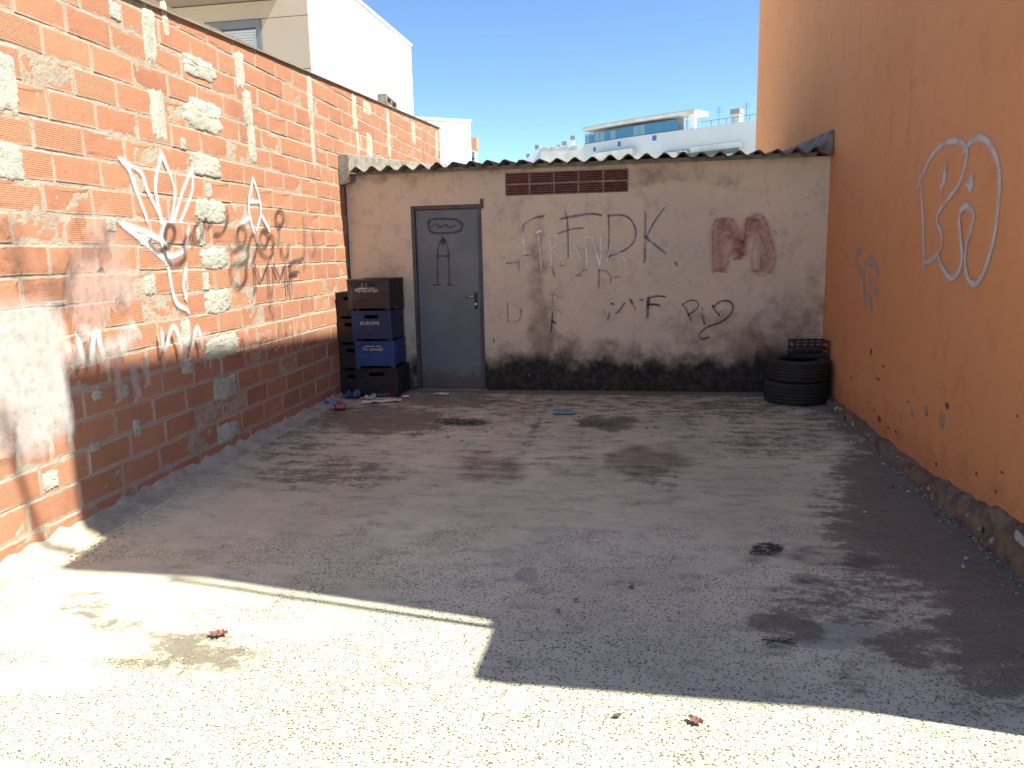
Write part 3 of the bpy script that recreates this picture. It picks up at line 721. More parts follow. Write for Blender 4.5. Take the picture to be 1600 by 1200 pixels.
def rock(r, seed, flat=.6):
    bm = bmesh.new(); bmesh.ops.create_icosphere(bm, subdivisions=2, radius=r)
    for v in bm.verts:
        n = v.co.normalized(); v.co *= 1 + .45*noise.noise(n*1.6 + Vector((seed*5.1, 0, 0))); v.co.z *= flat
    me = bpy.data.meshes.new('stone'); bm.to_mesh(me); bm.free(); return me
rocks = [rock(.03, k_) for k_ in range(5)]
for k_ in range(46):
    y = rr.uniform(2.9, 8.2); me = rr.choice(rocks).copy(); me.materials.append(rr.choice(stone_m))
    H = plinth_top(y); o = link('stone', me, None, (XR-.045-rr.uniform(0, .02), y, rr.uniform(.15, .85)*H), (rr.uniform(0, 3), rr.uniform(0, 3), rr.uniform(0, 3)))
    sc_ = rr.uniform(.4, 1.1)*(.6+H*2.5); o.scale = (sc_*.7, sc_*1.4, sc_); put(o, OB)
# chips knocked out of the render
chip_m = m_plain('bare_plaster', (.40, .27, .185), .9, .25, 16, .3); chip_d = m_plain('dark_chip', (.16, .075, .05), .9, .3, 20, .3)
def chip(u, v, ru, rv, mat, seed):
    ru *= .75; rv *= .75
    c0 = on_right(u, v); w = abs(on_right(u+ru, v).y-c0.y); h = abs(on_right(u, v-rv).z-c0.z); m = MB()
    pts = [(XR-.0025, c0.y + w*math.cos(t)*(1+.5*noise.noise(Vector((math.cos(t)*2, math.sin(t)*2, seed)))), c0.z + h*math.sin(t)*(1+.5*noise.noise(Vector((math.cos(t)*2, math.sin(t)*2, seed+4))))) for t in [2*math.pi*i/14 for i in range(14)]]
    m.prism(pts[::-1], (.004, 0, 0)); put(m.obj('render_chip', mat), OB)
for i, (u, v, ru, rv, d) in enumerate([(1425,646,4,9,0),(1447,639,4,10,0),(1472,656,7,17,0),(1480,634,4,7,1),(1361,550,2,6,1),(1372,592,4,3,1),(1448,648,3,2,1),(1380,572,3,2,1),(1419,628,2,2,1),
        (1366,641,3,2,1),(1374,655,4,6,1),(1388,668,4,2,1),(1526,740,2,5,1),(1566,738,3,3,1),(1556,768,2,4,1),(1400,675,2,3,1),(1463,725,2,5,1),(1590,650,2,3,1),(1330,590,2,2,1)]):
    chip(u, v, ru, rv, chip_d if d else chip_m, i*2.3)
spray = m_paint('paint_white_spray', (.62, .585, .56), .95, .42, .12); spray2 = m_paint('paint_white_thin', (.52, .44, .40), .7, .5, .3)
k = cr(1160, 180, .275); NR = (-1, 0, 0)
graffiti({spray: [(.045, k([(1036,850),(1030,600),(1020,400),(1040,310),(1090,215),(1160,158),(1220,146),(1262,166),(1280,195),(1270,290),(1230,400),(1160,490),(1120,550),(1110,610),(1135,670),(1135,740),(1110,795),(1070,830),(1040,836)])),
                  (.05, k([(1265,200),(1300,152),(1350,126),(1400,152),(1440,222),(1465,320),(1465,450),(1450,600),(1425,740),(1385,870),(1345,945),(1315,960),(1285,920),(1270,840),(1277,740),(1302,660),(1320,580),(1310,540),(1280,516),(1250,540),(1238,600),(1248,700),(1255,800),(1240,880),(1205,925),(1180,920),(1145,870),(1117,800)])),
                  (.085, k([(1153,335),(1150,360),(1146,385)])), (.10, k([(1312,365),(1302,390),(1292,412)])), (.05, k([(1015,345),(1006,398)]))],
          spray2: [(.06, k([(675,770),(648,795),(652,850),(685,920),(692,1000)])), (.085, k([(718,825),(745,845),(768,882)])), (.05, k([(700,850),(692,950),(695,1060)])), (.075, k([(730,950),(748,975),(762,1003)])), (.075, k([(710,1030),(725,1050),(735,1085)]))]},
         on_right, NR, OB, 'white sprayed outline of two bulging letters on the orange wall', .004)

# --- graffiti on the brick wall
bwhite = m_paint('paint_bright_white', (.80, .78, .76), .95, .42, .12); bblack = m_paint('paint_black_spray', (.05, .042, .042), .66, .45, .3)
bhaze = m_paint('paint_white_haze', (.78, .74, .71), .62, .6, .6); bpink = m_paint('paint_pale_haze', (.70, .54, .49), .45, .7, .5); bsm = m_paint('paint_black_haze', (.06, .05, .05), .36, .7, .5)
bpale = m_paint('paint_pale_letters', (.60, .55, .53), .62, .45, .4)
a = cr(0, 200, .175); c6 = cr(270, 280, .175); c4 = cr(0, 300, .25); z4 = cr(0, 450, .2083)
graffiti({bwhite: [(.045, a([(1075,285),(1150,385),(1210,560),(1300,800)])), (.04, a([(1075,285),(1250,400),(1310,560),(1440,820)])), (.045, a([(1432,228),(1392,400),(1380,560),(1430,820)])), (.04, a([(1432,228),(1535,480),(1550,620),(1520,830)])),
                   (.04, [(299,263),(284,298),(270,345)]), (.04, [(299,263),(298,300),(281,345)]), (.06, [(190,350),(225,378),(257,406)]), (.055, [(192,351),(225,362),(255,378)]), (.05, [(255,350),(250,372),(262,400),(288,388),(292,360)]),
                   (.045, [(262,420),(267,450),(275,474),(291,484)]), (.05, [(289,420),(285,445),(289,462)]),
                   (.045, [(393,281),(387,318),(391,348),(400,375)]), (.04, [(395,281),(403,308),(406,332),(400,358)]), (.045, [(389,315),(404,315)]), (.05, [(374,351),(388,340)]), (.05, [(408,338),(418,356)])]},
         on_left, NL, WALL, 'white sprayed hand with pointed fingers and a tall white A on the bricks', .0065)
graffiti({bblack: [(.05, c4([(1022,290),(1030,225),(1055,205),(1082,232),(1076,292),(1040,335),(980,368),(930,330)])), (.05, c4([(1018,350),(1035,425),(1075,455),(1125,436),(1150,400),(1140,330),(1150,285)])), (.035, c4([(1160,330),(1182,262),(1198,325)])),
                    (.045, c4([(1222,195),(1246,215),(1250,260),(1232,312),(1208,292),(1206,232),(1226,193)])), (.035, c4([(1258,290),(1266,215),(1276,165),(1290,215),(1310,195)])), (.045, c4([(1335,262),(1372,260),(1402,212),(1415,155),(1405,120)])),
                    (.05, c6(ell(602,500,40,82, a0=-1.6))), (.045, c6([(490,600),(520,640),(570,617),(650,600)])), (.055, c6([(662,600),(662,690),(612,748),(522,762),(500,805),(520,905),(560,952),(602,950),(640,880),(645,760)])),
                    (.045, c6([(668,585),(690,500),(722,500),(742,560),(738,620),(700,745)])), (.05, c6(ell(802,528,36,76, a0=-1.6))), (.045, c6([(848,525),(868,500),(892,560),(878,605)])), (.045, c6([(942,428),(935,500),(935,575)])), (.05, c6(ell(942,345,36,70, a0=-1.6))),
                    (.045, c6([(750,600),(780,660),(840,698),(880,660),(882,605)])), (.045, c6([(955,600),(960,662),(990,700),(1020,660),(1020,595)])), (.03, c6([(1012,330),(1013,420)]))]},
         on_left, NL, WALL, 'black looping handwritten tag sprayed beside the white hand', .014)
graffiti({m_paint('paint_marker_black', (.05, .05, .07), .85, .3, .25): [(.028, c6([(722,1000),(716,860),(710,760)])), (.028, c6([(710,765),(740,840),(772,905),(800,840),(830,755)])), (.028, c6([(832,760),(838,900),(846,1030)])), (.028, c6([(890,925),(886,840),(880,760)])),
                    (.028, c6([(880,765),(910,830),(942,892),(965,820),(985,760)])), (.028, c6([(985,765),(998,900),(1010,1025)])), (.028, c6([(1047,1040),(1036,900),(1030,750)])), (.04, c6([(1025,748),(1080,728),(1140,708)])), (.045, c6([(1035,842),(1100,828)]))],
          m_paint('paint_faded_violet', (.24, .15, .20), .5, .6, .4): [(.06, c6([(1165,320),(1168,500),(1168,760)])), (.06, c6([(1238,470),(1262,600),(1245,660)])), (.05, c6([(880,960),(860,1100)])), (.05, c6([(860,1140),(890,1200)]))]},
         on_left, NL, WALL, 'black letters MMF sprayed under the looping tag', .021)
graffiti({bhaze: [(.55, z4([(-60,640),(150,620),(400,600)])), (.55, z4([(-60,850),(180,820),(420,760)]), True), (.40, z4([(-60,420),(150,400),(420,330)])), (.34, z4([(140,1000),(300,960),(440,900)])), (.30, z4([(120,1150),(300,1080)])), (.22, z4([(-20,260),(160,230),(330,230)])),
                   (.16, z4([(600,290),(620,360)])), (.20, z4([(880,420),(980,300)])), (.16, z4([(760,440),(900,440)])), (.10, z4([(530,440),(560,560)])), (.09, z4([(655,370),(665,560)]))],
          bpink: [(.32, z4([(480,40),(620,20),(760,60)])), (.30, z4([(560,180),(700,240)])), (.30, z4([(800,60),(900,-60),(960,40)])), (.34, c4([(560,200),(640,300),(700,420)])), (.30, c4([(420,480),(560,520)])), (.26, c4([(620,540),(760,580)])), (.30, z4([(60,900),(60,1200)]))]},
         on_left, NL, WALL, 'cloudy white overpainted area on the bricks near the left edge', .028)
graffiti({bsm: [(.16, c4([(-20,190),(50,245),(68,320),(40,430)])), (.14, c4([(60,470),(110,480),(140,560),(150,610)])), (.30, c4([(270,520),(340,590),(400,620)])), (.14, c4([(420,340),(415,450),(425,520)])), (.10, c4([(440,160),(480,165)])), (.12, c4([(620,260),(650,220),(665,190)])), (.10, c4([(480,370),(560,360),(640,350)]))]},
         on_left, NL, WALL, 'smoky black spray marks high on the left end of the bricks', .040)
graffiti({bwhite: [(.045, [(243,520),(247,548),(257,515),(264,512),(271,530),(275,550)]), (.045, [(290,548),(296,517),(300,513),(305,528),(308,548)]), (.05, [(110,530),(118,560)]), (.05, [(131,560),(135,522)]), (.05, [(141,520),(150,560)])],
          bpale: [(.04, [(246,552),(247,576)]), (.05, [(280,545),(280,575)]), (.045, [(309,550),(312,572)]), (.05, [(316,556),(320,570)]), (.09, [(285,532),(318,524)]),
                  (.035, [(371,556),(374,532),(376,516),(380,530),(384,556)]), (.03, [(403,523),(393,524),(390,532),(399,540),(397,550),(388,552)]), (.032, ell(411,531,6,15)), (.03, [(424,508),(420,546),(430,541)]), (.03, [(433,505),(436,540)]),
                  (.03, [(447,548),(445,508),(455,540),(456,505)]), (.03, [(461,545),(466,506),(470,525),(475,546)]), (.10, [(170,560),(175,625)]), (.14, [(195,570),(205,620)]), (.12, [(215,560),(220,600)])]},
         on_left, NL, WALL, 'pale white letters crossing the shadow line low on the bricks', .047)

# ================================================================== things in the yard
def lettering(txt, size, mat, parent, loc, rot, stretch=1.0):
    cu = bpy.data.curves.new('t', 'FONT'); cu.body = txt; cu.size = size; cu.align_x = 'CENTER'; cu.extrude = .0006; cu.resolution_u = 2; cu.offset = .0008
    to = bpy.data.objects.new('t', cu); me = bpy.data.meshes.new_from_object(to); bpy.data.objects.remove(to)
    me.name = 'lettering'; me.materials.clear(); me.materials.append(mat)
    return link('lettering', me, parent, loc, rot, (stretch, 1, 1))
letter_m = m_plain('white_print', (.42, .41, .40), .6, .1, 30, .02)
def crate(name, w, d, h, mat, loc, rz, label, texts=(), group=None, bar=None):
    R_ = empty(name, loc, rz); tag(R_, label, 'crate', group)
    b = MB(); t_ = .012; zb = .03
    b.box(-w/2+.02, w/2-.02, -d/2+.02, d/2-.02, zb, zb+.012)
    for sx in (-1, 1):                                   # long sides with ribs
        x = sx*(w/2-.014); b.box(x-t_/2, x+t_/2, -d/2+.016, d/2-.016, zb, h-.012)
        for z in (.30, .52, .74): b.box(sx*(w/2-.008)-.004, sx*(w/2-.008)+.004, -d/2+.05, d/2-.05, h*z-.005, h*z+.005)
        for y in (-.3, 0, .3): b.box(sx*(w/2-.008)-.0045, sx*(w/2-.008)+.0045, d*y-.006, d*y+.006, zb+.005, h-.05)
    for sy in (-1, 1):                                   # ends, with a hand hole
        y = sy*(d/2-.014); hw = w*.17; hz0, hz1 = h-.085, h-.045
        b.box(-w/2+.016, w/2-.016, y-t_/2, y+t_/2, zb, hz0)
        b.box(-w/2+.016, -hw, y-t_/2, y+t_/2, hz0, hz1); b.box(hw, w/2-.016, y-t_/2, y+t_/2, hz0, hz1)
        b.box(-w/2+.016, w/2-.016, y-t_/2, y+t_/2, hz1, h-.012)
        for z in (.22, .36): b.box(-w/2+.05, w/2-.05, sy*(d/2-.008)-.004, sy*(d/2-.008)+.004, h*z-.005, h*z+.005)
    b.obj('body', mat, R_)
    for sx in (-1, 1):
        for sy in (-1, 1):
            c = MB(); x0, x1 = sorted((sx*(w/2-.055), sx*(w/2-.004))); y0, y1 = sorted((sy*(d/2-.055), sy*(d/2-.004)))
            c.box(x0, x1, y0, y1, .002, h-.016); c.obj('corner_post', mat, R_, bevel=.008)
    r = MB()
    r.box(-w/2, w/2, -d/2, -d/2+.026, h-.024, h).box(-w/2, w/2, d/2-.026, d/2, h-.024, h).box(-w/2, -w/2+.026, -d/2+.026, d/2-.026, h-.024, h).box(w/2-.026, w/2, -d/2+.026, d/2-.026, h-.024, h)
    r.obj('rim', mat, R_, bevel=.005)
    if bar: MB().box(-.11, .005, -d/2+.0035, -d/2+.005, bar, bar+.009).box(.015, .075, -d/2+.0035, -d/2+.005, bar, bar+.009).obj('print_bar', letter_m, R_)
    for (s_, size, z, st) in texts: lettering(s_, size, letter_m, R_, (-.02, -d/2-.0035+.008, z), (math.pi/2, 0, 0), st)
    return R_
def m_crate(n, c): return m_plain(n, c, .55, .22, 7, .08, spec=.3)
brown = m_crate('crate_brown', (.042, .031, .029)); blue1 = m_crate('crate_navy', (.028, .036, .098)); blue2 = m_crate('crate_blue', (.026, .058, .185)); blk = m_crate('crate_black', (.024, .021, .022)); brown2 = m_crate('crate_dark_brown', (.035, .021, .019))
cx, cy, cw, cdp, chh = -3.0, 8.30, .46, .48, .322
crate('plastic_crate', cw+.03, cdp, chh, blk, (cx+.02, cy, 0), .03, 'black plastic crate on the ground at the bottom of the stack by the door')
crate('plastic_crate', cw-.005, cdp, .30, blue2, (cx+.01, cy, .322), .05, 'bright blue plastic crate, second from the ground in the stack by the door', [('TU GRANJA', .045, .20, 1.0)], bar=.243)
crate('plastic_crate', cw, cdp, .335, blue1, (cx-.005, cy, .622), .02, 'dark navy plastic crate, third from the ground in the stack by the door', [('EUROPE', .048, .185, 1.25)])
crate('plastic_crate', cw+.03, cdp, .345, brown, (cx-.015, cy, .957), -.02, 'dark brown plastic crate on top of the stack by the door', [('TU GRANJA', .05, .205, 1.0)], bar=.243)
crate('bottle_crate', .27, .38, .29, brown2, (-3.285, 8.29, 0), 0, 'dark reddish crate at the foot of the narrow stack against the brick wall')
crate('bottle_crate', .27, .38, .29, brown2, (-3.287, 8.30, .29), .01, 'dark reddish crate, second up in the narrow stack against the brick wall')
crate('bottle_crate', .27, .38, .29, brown2, (-3.284, 8.29, .58), -.01, 'dark reddish crate, third up in the narrow stack against the brick wall')
crate('bottle_crate', .27, .38, .29, brown2, (-3.286, 8.30, .87), .005, 'dark reddish crate on top of the narrow stack against the brick wall')

# tyres
rub = m_plain('tyre_rubber', (.020, .020, .021), .75, .35, 6, .25); rub2 = m_plain('tyre_sidewall', (.024, .023, .023), .7, .35, 5, .1)
def tyre(loc, rot, label, rad=.30, w=.215):
    R_ = empty('car_tyre', loc, 0); R_.rotation_euler = rot; tag(R_, label, 'tyre', None)
    h = w/2; s_ = MB()
    s_.lathe([(rad*.985, w*.88), (rad*.95, w*.97), (rad*.88, w), (rad*.74, w*.99), (rad*.64, w*.93), (rad*.60, w*.86), (rad*.62, w*.80), (rad*.75, w*.84), (rad*.9, w*.7), (rad*.93, h), (rad*.9, w*.3), (rad*.75, w*.16), (rad*.62, w*.2), (rad*.60, w*.14), (rad*.64, w*.07), (rad*.74, w*.01), (rad*.88, 0), (rad*.95, w*.03), (rad*.985, w*.12)], 56)
    s_.obj('sidewall', rub2, R_, smooth=True)
    p_ = [(rad*.985, w*.12)]
    for q in range(5):
        a0 = .13 + q*.154; a1 = a0+.118; e = .006*abs(q-2)
        p_ += [(rad-e, w*a0), (rad-e, w*a1), (rad-.011-e, w*(a1+.006)), (rad-.011-e, w*(a1+.03))]
    p_ = p_[:-2] + [(rad*.985, w*.88)]
    tr = MB(); tr.lathe(p_, 96); tr.obj('tread', rub, R_)
    return R_
tyre((1.465, 8.14, .001), (0, 0, .3), 'worn black car tyre lying flat on the ground beside the orange wall', .315, .22)
tyre((1.478, 8.15, .222), (0, 0, 1.1), 'worn black car tyre lying on top of another in the corner', .303, .215)
bk = empty('fruit_crate', (1.60, 8.30, .437), .10); tag(bk, 'small black slatted plastic crate holding scraps, perched on the tyres', 'crate'); bk.rotation_euler = (.0, 0, .06)
bb = MB(); w_, d_, h_ = .34, .26, .17
for z in (.02, .075, .145):
    zz = (z, z+.018)
    bb.box(-w_/2, w_/2, -d_/2, -d_/2+.008, *zz).box(-w_/2, w_/2, d_/2-.008, d_/2, *zz).box(-w_/2, -w_/2+.008, -d_/2+.008, d_/2-.008, *zz).box(w_/2-.008, w_/2, -d_/2+.008, d_/2-.008, *zz)
bb.obj('rail', MAT['black'], bk)
for q in range(6):
    x = -w_/2+.004 + q*(w_-.008)/5
    for sy in (-1, 1): MB().box(x-.007, x+.007, sy*(d_/2-.012)-.005, sy*(d_/2-.012)+.005, 0, h_).obj('upright', MAT['black'], bk)
MB().box(-w_/2+.004, w_/2-.004, -d_/2+.010, d_/2-.010, 0, .008).obj('base', MAT['black'], bk)

def paper(name, label, cat, loc, sx, sy, col, seed, crump=.02, rz=0.0, rough=.8, lift=.004, shiny=None):
    sx *= 1.3; sy *= 1.3; crump *= 1.15
    m = MB(); r = random.Random(seed); n = 8
    kx = [r.uniform(-.15, .15) for _ in range(4)]
    def pt(a, b):
        x = (a-.5)*sx*(1+.25*noise.noise(Vector((a*2, b*2, seed)))); y = (b-.5)*sy*(1+.3*noise.noise(Vector((a*2, b*2, seed+7))))
        return (x, y, lift + crump*abs(noise.noise(Vector((a*2.3, b*2.3, seed*1.7)))+.25*noise.noise(Vector((a*6, b*6, seed)))) + kx[0]*crump*(a-.5))
    m.grid(pt, n, n)
    me = m.mesh(name, m_plain(name+'_surface', col, rough, .12, 40, .05), False)
    bm = bmesh.new(); bm.from_mesh(me); bmesh.ops.solidify(bm, geom=bm.faces[:], thickness=.0012); bm.to_mesh(me); bm.free()
    o = link(name, me, None, loc, (0, 0, rz)); return tag(o, label, cat)
def gp(u, v, z=0.0): q = on_ground(u, v); return (q.x, q.y, z+.004)
paper('paper_scrap', 'long torn white paper in front of the crates', 'paper', gp(590, 629), .25, .09, (.62, .60, .57), 1, .035, .35)
paper('paper_scrap', 'small folded white paper right of the long torn one', 'paper', gp(616, 627), .12, .07, (.60, .58, .55), 2, .04, -.2)
paper('paper_scrap', 'tiny white paper at the right foot of the crate stack', 'paper', gp(634, 621), .06, .05, (.66, .65, .63), 3, .035, .4)
paper('paper_scrap', 'flat white paper lying before the grey door', 'paper', gp(689, 617), .13, .06, (.62, .61, .59), 4, .02, .1)
paper('paper_scrap', 'thin grey paper strip lying nearest the brick wall', 'paper', gp(540, 638), .20, .04, (.42, .41, .40), 5, .015, .2)
paper('paper_scrap', 'crumpled greyish paper tucked under the front of the crates', 'paper', gp(578, 617), .09, .08, (.46, .43, .40), 6, .07, .5)
paper('paper_scrap', 'pale pink crumpled paper beside the crumpled grey one', 'paper', gp(577, 624), .09, .05, (.55, .42, .43), 16, .05, .9)
paper('plastic_wrapper', 'crumpled blue plastic wrapper by the foot of the brick wall', 'wrapper', gp(517, 633), .11, .10, (.20, .27, .42), 7, .10, .3, .35)
paper('plastic_wrapper', 'dark blue crumpled plastic bag at the left foot of the crates', 'wrapper', gp(549, 622), .14, .10, (.06, .09, .20), 8, .13, .1, .35)
paper('plastic_wrapper', 'clear bluish crumpled plastic lying against the black crate', 'wrapper', gp(592, 620), .15, .07, (.22, .24, .29), 9, .08, .1, .3)
paper('plastic_wrapper', 'small orange wrapper beside the blue one', 'wrapper', gp(530, 631), .06, .05, (.36, .16, .09), 10, .05, .7)
paper('teal_sheet', 'bent turquoise scrap lying on the concrete in front of the shed', 'scrap', gp(881, 647), .16, .07, (.10, .34, .34), 11, .035, .25, .5)
def can(label, col, loc, rz, cat='can'):
    R_ = empty('drink_can', loc, rz); tag(R_, label, cat)
    c = MB(); c.lathe([(.001, .0), (.022, .0), (.027, .004), (.032, .012), (.033, .02), (.033, .095), (.031, .104), (.027, .112)], 24)
    o = c.obj('body', m_plain('can_paint', col, .35, .1, 10, .02, metal=.6), R_, smooth=True); o.rotation_euler = (0, math.pi/2, 0)
    l = MB(); l.lathe([(.027, .112), (.0245, .114), (.024, .110), (.001, .110)], 24)
    o = l.obj('lid', MAT['steel'], R_, smooth=True); o.rotation_euler = (0, math.pi/2, 0)
can('red drink can lying against the black crate', (.42, .03, .035), (*on_ground(604, 620).xy, .036), .2)
can('red and silver drink can lying by the brick wall', (.40, .08, .10), (*on_ground(523, 642).xy, .036), .35)
def leaf(label, loc, size, col, seed, rz):
    R_ = None; m = MB()
    def pt(a, b):
        x = (a-.5)*size; w = math.sin(math.pi*min(.999, max(.001, a)))**.7*size*.33*(1+.35*math.sin(a*22))
        y = (b-.5)*2*w
        return (x, y, .006 + size*.28*abs(b-.5)**1.2 + size*.16*(a-.5)**2*4*(.5+noise.noise(Vector((a*3, b*3, seed)))))
    m.grid(pt, 16, 6); me = m.mesh('dead_leaf', m_plain('dead_leaf_surface', col, .75, .35, 60, .3))
    bm = bmesh.new(); bm.from_mesh(me); bmesh.ops.solidify(bm, geom=bm.faces[:], thickness=.0008); bm.to_mesh(me); bm.free()
    tag(link('dead_leaf', me, None, loc, (0, 0, rz)), label, 'leaf')
leaf('curled reddish dead leaf on the sunlit concrete at lower left', gp(342, 995), .075, (.20, .085, .06), 3, .2)
leaf('curled dead leaf on the sunlit concrete near the bottom middle', gp(1087, 1131), .055, (.19, .085, .065), 5, -.6)
leaf('tiny dark dead leaf left of the other one at the bottom middle', gp(965, 1122), .03, (.12, .08, .07), 8, .3)
tw = MB(); q = on_ground(1215, 1006)
for (a_, b_) in (((-.06, .01), (.07, -.012)), ((-.01, 0), (-.05, -.03)), ((.01, 0), (.06, .02)), ((.0, .0), (.015, .035)), ((.02, 0), (.07, -.04))):
    tw.tube((q.x+a_[0], q.y+a_[1], .010), (q.x+b_[0], q.y+b_[1], .014), .0032, 6, .0018)
tag(tw.obj('dry_twig', m_plain('twig_bark', (.06, .048, .04), .9, .3, 50)), 'small dark branched dry twig on the shaded concrete', 'twig')
rr = random.Random(12)
pebs = [(1462,806),(1502,812),(1526,836),(1540,860),(1510,874),(1420,770),(1395,762),(1380,726),(1330,690),(1296,664),(1352,802),(1505,887),(1578,858),(1240,640),(700,684),(722,690),(760,676),(905,652),(1010,670),(690,650)]
peb_m = [m_plain('pebble_pale', (.46, .42, .38), .9, .2, 40), m_plain('pebble_brown', (.16, .11, .085), .9, .2, 40)]
for i, (u, v) in enumerate(pebs):
    me = rock(.016 if u > 1290 else .013, i+20, .55); me.materials.append(peb_m[0] if u > 1290 and i % 3 else peb_m[1])
    tag(link('pebble', me, None, gp(u, v, .003), (0, 0, i), (rr.uniform(.6, 1.3), rr.uniform(.5, .9), .8)), 'small chip of rubble lying loose on the shaded concrete', 'pebble', 'loose chips on the yard floor')

gm = MB(); rg = random.Random(31)
def grit_at(x, y, r):
    b = len(gm.v); a0 = rg.uniform(0, 6)
    for k_ in range(4): gm.v.append((x+r*math.cos(a0+k_*1.57)*rg.uniform(.7, 1.2), y+r*math.sin(a0+k_*1.57)*rg.uniform(.6, 1.1), 0))
    gm.v.append((x+r*.2*rg.uniform(-1, 1), y, r*rg.uniform(.5, 1.0)))
    gm.f += [(b, b+1, b+4), (b+1, b+2, b+4), (b+2, b+3, b+4), (b+3, b, b+4)]
for k_ in range(1500):
    q = rg.random(); d_ = abs(rg.gauss(0, 1))
    if q < .38: grit_at(XR-.075-d_*.07, rg.uniform(2.6, 8.4), rg.choice((.003, .004, .006, .009, .013)))
    elif q < .60: grit_at(rg.uniform(-2.5, 1.1), YB-.015-d_*.10, rg.choice((.003, .004, .006, .009)))
    elif q < .78:
        y_ = rg.uniform(2.5, 8.2); grit_at(XL5+AL*(y_-5)+.17+d_*.06, y_, rg.choice((.003, .004, .006, .008)))
    else: grit_at(rg.uniform(-2.9, 1.6), rg.uniform(2.2, 8.3), rg.choice((.0025, .003, .004, .005)))
gm.v = [(x, y, z+.003) for x, y, z in gm.v]
tag(gm.obj('grit', m_plain('grit_dust', (.30, .25, .19), .9, .6, 30)), 'fine grit and crumbs of mortar scattered over the yard floor', 'grit', kind='stuff')

# hollow block standing on the brick wall
hb = MB(); sb_ = wall_s(on_left(615, 170))
hm = MB(); hm.box(-.13, .0, -.26, .26, 0, .02).box(-.13, .0, -.26, .26, .10, .125)
for y in (-.26, -.02, .22): hm.box(-.13, .0, y, y+.04, .02, .10)
hm.box(-.13, -.10, -.22, .22, .02, .10)
HB = hm.obj('concrete_block', MAT['cement'], bevel=.004); HB.location = wall_pt(sb_, ztop(sb_)+.019, -.02); HB.rotation_euler = (-.056, 0, -math.atan(AL))
tag(HB, 'grey hollow concrete block standing on top of the brick wall', 'block')

# ================================================================== buildings behind
def building(name, label, loc): 
    R_ = empty(name, loc); tag(R_, label, 'building'); bpy.context.view_layer.update(); return R_
# --- beige fronted house with white side wall
H = building('beige_house', 'white walled house with beige front and roller shutter above the brick wall', (-6.1, 14, 0))
BX, BY = -6.1, 14.0
put(MB().box(BX-9, BX, BY+.062, 20.3, -.05, 6.80).obj('side_walls', MAT['white']), H)
xw1, xw0 = -7.02, -8.6
# front wall of separate beige panels round the window
for (x0, x1, z0, z1) in ((xw1+.004, BX-.002, 4.93, 5.825), (xw1+.004, BX-.002, 3.4, 4.918), (-9.9, BX-.002, 5.837, 6.13), (-9.9, xw0-.004, 3.4, 5.825), (xw0+.004, xw1-.004, 2.2, 3.4), (xw1+.004, BX-.002, -.05, 3.388), (-9.9, xw0-.004, -.05, 3.388)):
    put(MB().box(x0, x1, BY, BY+.06, z0, z1).obj('facade_panel', MAT['beige'], bevel=.004), H)
put(MB().box(-15, BX-.012, BY+.045, BY+.0615, -.05, 6.7).obj('backing_wall', MAT['grout']), H)
put(MB().box(-15, -9.92, BY, BY+.06, -.05, 6.13).obj('facade_panel', MAT['beige']), H)
wf = put(MB().box(xw0, xw1-.10, BY-.02, BY+.05, 5.69, 5.82).box(xw1-.10, xw1, BY-.02, BY+.05, 3.4, 5.82).box(xw0, xw0+.10, BY-.02, BY+.05, 3.4, 5.69).obj('window', MAT['greyframe']), H)
bpy.context.view_layer.update()
z = 3.41
while z < 5.66:
    put(MB().box(xw0+.105, xw1-.105, BY+.005, BY+.03, z, z+.040).obj('shutter_slat', MAT['shutter'], bevel=.006), wf); z += .046
put(MB().prism([(-15, BY-1.6, 6.20), (-15, BY+.3, 6.14), (-15, BY+.3, 6.80), (-15, BY-1.6, 6.80)], (15+BX-.55, 0, 0)).obj('balcony_slab', MAT['beige_dark']), H)
put(MB().box(-15.1, BX+.03, BY+.25, 20.34, 6.80, 6.86).obj('roof_edge', MAT['cream']), H)
put(MB().box(BX-.55, BX-.20, 16.75, 17.15, 6.86, 7.5).obj('chimney', MAT['cream']), H)
# --- plain white gable behind the end of the wall
H = building('white_outbuilding', 'plain white house gable just beyond the end of the brick wall', (-7, 30, 0))
a_ = at_y(735, 190, 30); dirv = Vector((-.80, -.60, 0)); nrm = Vector((.60, -.80, 0))
def obox(m, o, dx, dz0, dz1, L, D):
    pts = [o, o+dx*L, o+dx*L - nrm*D, o - nrm*D]
    m.prism([(q.x, q.y, dz0) for q in pts], (0, 0, dz1-dz0))
m = MB(); o0 = Vector((a_.x, a_.y, 0)); obox(m, o0, dirv, -.05, a_.z, 5.0, 5.0); put(m.obj('wall', MAT['white']), H)
m = MB(); obox(m, o0 + nrm*.05 - dirv*.05, dirv, a_.z+.002, a_.z+.06, 5.1, 5.1); put(m.obj('roof_edge', MAT['white']), H)
# --- narrow tower
k_ = 2.0
def far(u, v, y): return at_y(u, v, y)
p0 = far(732, 255, 90); p1 = far(744.5, 215, 90); pm_ = far(738, 235, 90)
H = building('narrow_tower_house', 'narrow white house with orange top, far behind the white gable', (p1.x, 90, 0))
put(MB().box(p0.x-1.5, p1.x-.15, 90, 91.0, -.05, far(740,234,90).z).obj('wall', MAT['white']), H)
put(MB().box(p0.x-1.6, p1.x, 89.9, 91.1, far(740,234,90).z+.01, p1.z).obj('upper_storey', m_plain('far_orange', (.60, .30, .16), .85, .1, 1)), H)
for v in (243, 252):
    c_ = far(738.5, v, 90); put(MB().box(c_.x-.22, c_.x+.22, 89.93, 90.05, c_.z-.45, c_.z+.35).obj('window', MAT['greyframe']), H)
